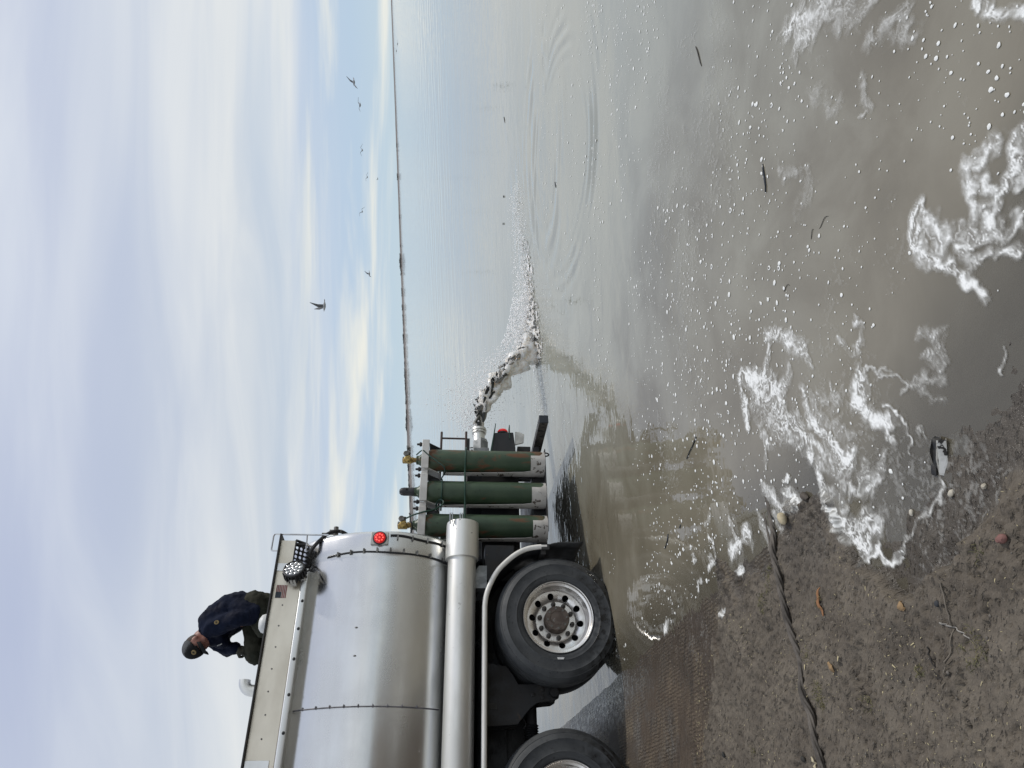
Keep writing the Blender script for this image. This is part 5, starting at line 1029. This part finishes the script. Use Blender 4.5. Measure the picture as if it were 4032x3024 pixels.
def build_gulls():
    bw = mottled('gull_white', (.42, .43, .44), (.32, .33, .34), 6, (.7, .9)); gw = mottled('gull_wing', (.10, .105, .115), (.16, .165, .17), 6, (.7, .9)); bm_ = plain('gull_bill', (.35, .22, .05), .6)
    body = MB().lathe([(.001, -.27), (.018, -.25), (.035, -.22), (.045, -.18), (.075, -.05), (.070, .08), (.035, .20), (.015, .27)], (0, 0, 0), 'y', 12).mesh('body'); body.materials.append(bw)
    tail = MB().add([(-.03, -.20, 0), (.03, -.20, 0), (.075, -.36, .0), (-.075, -.36, .0), (-.03, -.20, .012), (.03, -.20, .012), (.075, -.36, .008), (-.075, -.36, .008)], [(3, 2, 1, 0), (4, 5, 6, 7), (0, 1, 5, 4), (1, 2, 6, 5), (2, 3, 7, 6), (3, 0, 4, 7)]).mesh('tail'); tail.materials.append(bw)
    body.transform(Matrix.Rotation(PI, 4, 'Z')); bill = MB().lathe([(.012, .26), (.008, .30), (.001, .32)], (0, 0, 0), 'y', 6).mesh('bill'); bill.materials.append(bm_)
    def wing(s, a1, a2, sweep):
        P = [Vector((s * .04, .02, .03))]; P.append(P[0] + Vector((s * math.cos(a1), .10, math.sin(a1))) * .28); P.append(P[1] + Vector((s * math.cos(a2), -sweep, math.sin(a2))) * .40)
        ch = [.17, .16, .03]; vs = []
        for p, c_ in zip(P, ch):
            vs += [p + Vector((0, c_ * .45, 0)), p + Vector((0, 0, .018)), p + Vector((0, -c_ * .55, 0)), p + Vector((0, 0, -.008))]
        fs = []
        for i in range(2): fs += [(4 * i + j, 4 * i + (j + 1) % 4, 4 * i + 4 + (j + 1) % 4, 4 * i + 4 + j) for j in range(4)]
        fs += [(0, 1, 2, 3), (11, 10, 9, 8)]; me = MB().add(vs, fs).mesh('wing'); me.materials.append(gw); return me
    up, glide, down = (.75, .25, .25), (.30, -.15, .30), (-.15, -.55, .2)
    G_ = [((4.9, 42.2, 6.1), (1.15, .95, .2), 1.9, .15, 'large dark gull with raised wings, nearest of the flock over the lake'),
          ((26.9, 68.4, 4.9), glide, .3, -.1, 'gliding gull with level wings at the right, highest over the horizon blue'),
          ((24.4, 57.5, 4.8), (.25, .1, .2), .5, -.55, 'pale gull banking steeply, second from the right of the flock'),
          ((28.0, 84.7, 5.6), (.55, -.45, .3), .1, .1, 'gull with arched wings between the banking gull and a lower pair'),
          ((32.6, 111.1, 6.2), (.45, -.35, .3), .2, .2, 'thin winged gull above a tiny distant one, right of the middle'),
          ((51.7, 177.4, 6.4), (.2, .1, .2), .8, .2, 'tiniest gull, lowest of the flock above the far shore'),
          ((23.0, 93.7, 6.3), (.6, -.5, .3), .15, .5, 'dark gull with bowed wings in the middle of the flock, above open cloud gap'),
          ((13.5, 84.7, 5.3), (.35, .1, .2), .9, -.5, 'faint tilted gull against the bright cloud streak, left of the middle'),
          ((65.1, 135.7, .7), (.1, -.1, .2), .3, .0, 'faint gull skimming the water at the far right, the lower of two'),
          ((69.1, 147.1, .9), (.2, -.2, .2), .3, .0, 'faint gull skimming the water at the far right, the upper of two')]
    for p, w_, rz, roll, lab in G_:
        p = tuple(q / 1.75 for q in (p[0], p[1])) + ((1.674 + (p[2] - 1.674) / 1.75),)
        e = empty('gull', p); e.rotation_euler = (0.05, roll, rz); e.scale = (.66,) * 3; tag(e, lab, 'gull', 'gulls flying over the lake')
        link('body', body, e); link('tail', tail, e); link('bill', bill, e); link('wing', wing(1, *w_), e); link('wing', wing(-1, *w_), e)
build_gulls()

# ------------------------------------------------------------------ small things on the ramp and the mud
def on(u, v): x, y = to_xy(u, v); return x, y, gz(x, y)
def draped(uv, n=8, r=.01, sink=0.0):
    return [(p[0], p[1], max(gz(p[0], p[1]), -9) + r - sink) for p in catmull([to_xy(*q) for q in uv], n)]
def build_litter():
    wire = NT('wire_rope'); v = wire.coord(); set_b(wire, wire.mix(wire.rng(wire.noise(v, 14, 4), .35, .65), (.135, .118, .100), (.060, .052, .044)), .7, .3, wire.bump(wire.noise(v, 150, 2), .4, .002))
    raw = catmull([to_xy(*q) for q in CABLE], 46); P = []
    for i, p in enumerate(raw):
        u, v_ = to_uv(p[0], p[1]); z = gz(p[0], p[1]); P.append((p[0], p[1], z))
    zz = np.array([p[2] for p in P]); ker = np.ones(15) / 15; zs = np.convolve(np.pad(zz, 7, 'edge'), ker, 'valid')
    bury = np.array([.017 - .016 * math.exp(-((to_uv(p[0], p[1])[0] + .98) / .07) ** 2) for p in P])
    path = [(p[0], p[1], z + b) for p, z, b in zip(P, zs, bury)]
    o = obj('wire_rope', MB().tube(path, .0145, 30, True, twist=lambda a, i: .74 + .36 * abs(math.cos(3 * (a + i * .075)))), wire.m, None, angle=80)
    tag(o, 'thick twisted wire rope lying across the muddy ramp into the water', 'rope')
    o = obj('rope_scrap', MB().tube(draped([(-.20, 2.97), (-.34, 2.965), (-.47, 2.955), (-.56, 2.975)], 8, .008), [.003] + [.008] * 23 + [.003], 8), wire.m); tag(o, 'short frayed end of dark rope beside the thick wire rope', 'rope')
    def stone(uv_, r, col, lab, name='stone', seed=1, sub=2):
        x, y, z = on(*uv_); mb = MB().blob((0, 0, 0), r, 2 if seed > 1 else 3, .13 if seed > 1 else .02, seed); mb.v = [(a * (1 + .15 * math.sin(b * 60 + seed)), b, c * (1 + .1 * math.sin(a * 70))) for a, b, c in mb.v]
        o = obj(name, mb, mottled('stone', col, tuple(k * .75 for k in col), 30, (.75, .9), bump=.2), None, loc=(x, y, z + min(r) * .45)); o.rotation_euler = (0, 0, seed * .7); tag(o, lab, 'stone'); return o
    stone((-.41, 3.17), (.026, .022, .020), (.52, .44, .29), 'pale round stone on the mud beside the wire rope', seed=1)
    stone((-.39, 3.36), (.026, .017, .014), (.085, .07, .055), 'dark brown stone at the foamy edge of the slab', seed=2)
    stone((-.93, 4.30), (.017, .013, .013), (.20, .095, .08), 'reddish stone at the right of the mud bank', seed=3)
    stone((-1.01, 3.96), (.012, .009, .008), (.03, .032, .036), 'small black stone beside the long bent stalk', seed=4)
    stone((-.36, 3.045), (.012, .015, .012), (.02, .02, .02), 'small black stone tight against the wire rope by the pale stone', seed=5)
    stone((-1.23, 1.99), (.016, .012, .008), (.02, .02, .018), 'black stone in the mud towards the rear wheels', seed=6)
    stone((-1.33, 2.84), (.016, .013, .010), (.025, .022, .018), 'dark stone beside the wire rope at the left edge of the mud', seed=7)
    stone((-.72, 4.12), (.013, .011, .008), (.46, .42, .34), 'cream pebble in the wet mud, larger of the pair by the painted wood scrap', seed=8)
    stone((-.70, 3.92), (.011, .009, .007), (.50, .46, .38), 'cream pebble near the foam line on the wet mud', seed=9)
    stone((-.76, 4.26), (.010, .010, .007), (.42, .38, .30), 'little tan pebble on the drying mud at the right', seed=10)
    bark = plain('orange_bark', (.30, .145, .065), .8); leafm = plain('dry_leaf', (.36, .235, .12), .8); stalk = plain('dry_stalk', (.17, .145, .115), .8); tw_ = plain('dark_twig', (.035, .03, .026), .7)
    def strip(name, uv_, w, mat, lab, cat):
        P = draped(uv_, 6, .006); mb = MB(); vs = []; fs = []
        for i, p in enumerate(P):
            q = Vector(P[min(i + 1, len(P) - 1)]) - Vector(P[max(i - 1, 0)]); sd_ = Vector((-q.y, q.x, 0)).normalized(); ww = w * math.sin(PI * (i + .5) / (len(P))) + .0008
            vs += [Vector(p) + sd_ * ww, Vector(p) - sd_ * ww + Vector((0, 0, .003))]
        for i in range(len(P) - 1): fs.append((2 * i, 2 * i + 1, 2 * i + 3, 2 * i + 2))
        o = obj(name, mb.add(vs, fs), mat); m_ = o.modifiers.new('solid', 'SOLIDIFY'); m_.thickness = .002; tag(o, lab, cat)
    strip('bark_strip', [(-.76, 3.30), (-.81, 3.285), (-.87, 3.295)], .007, bark, 'orange curled strip of bark on the mud right of the wire rope', 'bark')
    strip('leaf', [(-1.035, 3.27), (-1.055, 3.27), (-1.075, 3.272)], .010, leafm, 'small orange brown leaf on the mud near the boot print', 'leaf')
    strip('leaf', [(-.955, 3.79), (-.97, 3.80), (-.988, 3.81)], .013, leafm, 'round tan leaf on the mud below the eroded hole', 'leaf')
    strip('leaf', [(-1.33, 2.955), (-1.355, 2.95), (-1.375, 2.955)], .007, plain('pale_leaf', (.52, .45, .30), .8), 'pale straw coloured leaf touching the wire rope at the left', 'leaf')
    def twig(name, uv_, r, mat, lab, cat='twig'):
        P = draped(uv_, 6, r + .002); o = obj(name, MB().tube(P, [r * (1 - .5 * i / len(P)) for i in range(len(P))], 6), mat); tag(o, lab, cat)
    twig('stalk', [(-.96, 4.01), (-1.05, 3.98), (-1.12, 3.95), (-1.17, 3.92), (-1.26, 3.84)], .0028, stalk, 'long thin bent stalk lying on the drying mud', 'stalk')
    twig('stick', [(-1.06, 3.93), (-1.09, 3.98), (-1.13, 4.03)], .0030, plain('pale_stick', (.30, .28, .25), .8), 'pale stick with weeds caught on it, crossing the long stalk', 'stick')
    twig('twig', [(-1.11, 3.84), (-1.17, 3.84), (-1.22, 3.87)], .0026, tw_, 'thin dark twig left of the long stalk')
    # floating bits
    def floating(name, a, b, r, lab, cat='stick'):
        a, b = np.array(a), np.array(b); P = [(a[0] + (b[0] - a[0]) * t + .01 * math.sin(5 * t), a[1] + (b[1] - a[1]) * t, .0005 + .002 * math.sin(PI * t)) for t in np.linspace(0, 1, 7)]
        o = obj(name, MB().tube(P, [r * .7, r, r, r * 1.05, r, r, r * .6], 8), tw_); tag(o, lab, cat)
    floating('stick', (1.845, 3.755), (1.715, 3.686), .0040, 'short dark stick floating alone on the calm water at the right')
    floating('stick', (4.15, 10.9), (4.03, 10.80), .008, 'dark bit of stick floating farthest out, right of the splash')
    floating('stick', (2.15, 7.46), (2.09, 7.42), .005, 'tiny curved stick floating inside the ripple ring')
    floating('twig', (.615, 2.575), (.590, 2.640), .0012, 'thin twig floating upright of two on the brown water', 'twig')
    floating('twig', (.585, 2.680), (.560, 2.700), .0012, 'tiny twig floating beside a thin longer one on the brown water', 'twig')
    floating('twig', (.385, 2.875), (.375, 2.925), .0012, 'dark twig floating among foam flecks nearest the foam patch', 'twig')
    for p, l in (((2.99, 11.19), 'dark speck of driftwood floating beyond the splash, the right of two'), ((2.59, 11.34), 'dark speck of driftwood floating beyond the splash, the left of two')):
        o = obj('driftwood', MB().blob((p[0], p[1], .01), (.02, .013, .008), 2, .2, 5), tw_); tag(o, l, 'driftwood')
    sub = mottled('dark_blue_grey', (.035, .042, .052), (.06, .066, .075), 16, (.25, .4))
    def raft(pts, wid, lab):
        vs = []; fs = []; n_ = len(pts)
        for (x, y), w in zip(pts, wid): vs += [(x - w * .5, y + w * .6, .0045), (x + w * .5, y - w * .6, .0012), (x, y, .0075)]
        for i in range(n_ - 1):
            fs += [(3 * i, 3 * i + 2, 3 * i + 5, 3 * i + 3), (3 * i + 2, 3 * i + 1, 3 * i + 4, 3 * i + 5)]
        o = obj('driftwood', MB().add(vs, fs), sub); m_ = o.modifiers.new('solid', 'SOLIDIFY'); m_.thickness = .004; tag(o, lab, 'driftwood')
    raft([(.975, 3.065), (.94, 3.060), (.90, 3.052), (.865, 3.045), (.84, 3.047)], [.001, .007, .010, .006, .001], 'dark blue grey sliver of ripple reflection in the middle of the brown water')  # a ripple's dark reflection, put in as a dark-coloured sliver
    raft([(-.35, 3.94), (-.40, 3.99), (-.44, 4.04), (-.49, 4.09)], [.004, .020, .016, .003], 'blackish waterlogged scrap floating off the ramp below the truck')
    raft([(-1.02, 4.45), (-1.07, 4.47), (-1.13, 4.52)], [.004, .020, .003], 'blackish waterlogged scrap floating behind the rear wheel')
    raft([(-.92, 4.23), (-.94, 4.25)], [.008, .006], 'small black lump floating near the grooved concrete')
    # painted scrap of wood in the wet mud
    x, y, z = -.27, 2.02, gz(-.27, 2.02); e = empty('wood_scrap', (x, y, max(z, 0) + .004)); e.rotation_euler = (.05, -.12, math.radians(-8)); tag(e, 'broken block of black wood with flaking white paint at the muddy waterline', 'wood')
    bw = mottled('black_wet_wood', (.010, .010, .010), (.035, .032, .028), 40, (.35, .6), bump=.5, spots=((.5, .46, .36), 55, .72, .75)); pw = mottled('flaking_white_paint', (.80, .78, .72), (.62, .60, .55), 30, (.6, .8), bump=.3, spots=((.04, .036, .032), 30, .57, .60))
    mb = MB().add([(-.050, -.008, 0), (-.018, -.012, -.004), (.052, -.010, 0), (.055, .022, 0), (.010, .026, 0), (-.042, .030, 0), (-.046, -.006, .018), (-.015, -.008, .024), (.048, -.008, .020), (.050, .018, .016), (.008, .020, .022), (-.038, .022, .012)],
                  [(5, 4, 3, 2, 1, 0), (6, 7, 8, 9, 10, 11)] + [(k, (k + 1) % 6, 6 + (k + 1) % 6, 6 + k) for k in range(6)]); obj('block', mb, bw, e, smooth=False, bevel=.002)
    mb = MB().add([(-.068, -.016, .002), (-.02, -.026, .0), (.052, -.024, .001), (.050, -.011, .024), (-.012, -.010, .027), (-.064, -.006, .014), (-.068, -.012, -.006), (-.02, -.020, -.006), (.052, -.018, -.006)], [(0, 1, 2, 3, 4, 5), (0, 6, 7, 1), (1, 7, 8, 2)])
    o = obj('painted_face', mb, pw, e, smooth=False); m_ = o.modifiers.new('solid', 'SOLIDIFY'); m_.thickness = .003
    obj('splinter', MB().box((-.075, .012, .0), (-.040, .034, .010)), bw, e, bevel=.002)
    # weeds
    gm_ = mottled('weed', (.105, .105, .045), (.19, .165, .075), 30, (.7, .85))
    rr_ = random.Random(9)
    tufts = [((-1.13, 3.10), .055, 60, 'clump of matted green weed against the wire rope, lowest on the mud'), ((-.57, 2.90), .035, 26, 'small weed tuft beside the wire rope, nearest the water'), ((-.68, 2.80), .050, 44, 'scraggy yellow green weed on the mud left of the wire rope'),
             ((-1.21, 3.43), .030, 22, 'sparse weed at the heel of the boot print'), ((-1.17, 3.76), .030, 22, 'sparse pale weed left of the long stalk'), ((-1.16, 4.03), .060, 50, 'yellow weed tangled round the pale stick'),
             ((-.80, 3.27), .026, 16, 'thin weed beside the orange bark strip'), ((-.97, 3.08), .030, 16, 'faint weed wisps right of the half-buried rope'), ((-1.25, 2.35), .026, 14, 'low weed wisps on the rough mud towards the truck'), ((-.63, 2.88), .022, 14, 'weed wisps just left of the rope above the yellow tuft'), ((-.93, 4.20), .022, 12, 'weed wisps near the reddish stone')]
    for (u, v_), r, cnt, lab in tufts:
        x0, y0, _ = on(u, v_); mb = MB()
        for k in range(cnt):
            a = rr_.uniform(0, 6.28); q = r * math.sqrt(rr_.random()); x, y = x0 + q * math.cos(a), y0 + q * math.sin(a); z = gz(x, y); b = rr_.uniform(0, 6.28); L_ = rr_.uniform(.010, .028); hh = rr_.uniform(.004, .016)
            P = [(x, y, z - .002), (x + L_ * .5 * math.cos(b), y + L_ * .5 * math.sin(b), z + hh), (x + L_ * math.cos(b + .4), y + L_ * math.sin(b + .4), z + hh * .6)]
            mb.tube(P, [.0012, .0010, .0004], 3, False)
        o = obj('weed', mb, gm_); tag(o, lab, 'weed')
    # straw chips and grit scattered everywhere on the drying mud
    straw = NT('straw'); v = straw.coord(); set_b(straw, straw.mix(straw.rng(straw.noise(v, 9, 2), .4, .6), (.50, .43, .25), (.33, .28, .17)), .8)
    grit = NT('grit'); v = grit.coord(); set_b(grit, grit.mix(grit.noise(v, 12, 2), (.06, .053, .046), (.23, .205, .175)), .9)
    N = 5200; uu_ = -1.75 + RNG.random(N) * 1.5; vv_ = 1.5 + RNG.random(N) * 3.6; x, y = to_xy(uu_, vv_); z = ground_xy(x, y); n_ = fbm(uu_ * 4, vv_ * 4, 91, 3); ok = (z > .022) & (uu_ < -.45) & (n_ + .20 * RNG.random(N) > .56)
    x, y, z = x[ok], y[ok], z[ok]; kk = len(x); Vs = []; Fs = []
    for i in range(kk):
        a = rr_.uniform(0, 6.28); L_ = min(.010, math.exp(rr_.gauss(math.log(.0027), .5))); w = L_ * rr_.uniform(.12, .35); c_, s_ = math.cos(a), math.sin(a); b = len(Vs)
        for p, q in ((-1, -1), (1, -.6), (1, .6), (-1, 1)): Vs.append((x[i] + p * L_ * c_ - q * w * s_, y[i] + p * L_ * s_ + q * w * c_, z[i] + .0022 + .001 * p))
        Vs.append((x[i], y[i], z[i] + .0045)); Fs += [(b, b + 1, b + 4), (b + 1, b + 2, b + 4), (b + 2, b + 3, b + 4), (b + 3, b, b + 4)]
    o = soup('straw_bits', Vs, Fs, straw.m); tag(o, 'pale straw chips and seeds littering the drying mud', kind='stuff')
    N = 4200; uu_ = -1.75 + RNG.random(N) * 1.6; vv_ = 1.4 + RNG.random(N) * 3.7; x, y = to_xy(uu_, vv_); z = ground_xy(x, y); ok = (z > .008)
    P = np.stack([x, y, z + .0005], -1)[ok]; R = np.exp(RNG.normal(math.log(.0023), .45, len(P))); R = np.minimum(R, .008); R3 = np.stack([R * 1.1, R, R * .7], -1)
    o = drops('grit', P, R3, grit.m); tag(o, 'grit and crumbs of mud strewn over the bank', kind='stuff')
build_litter()
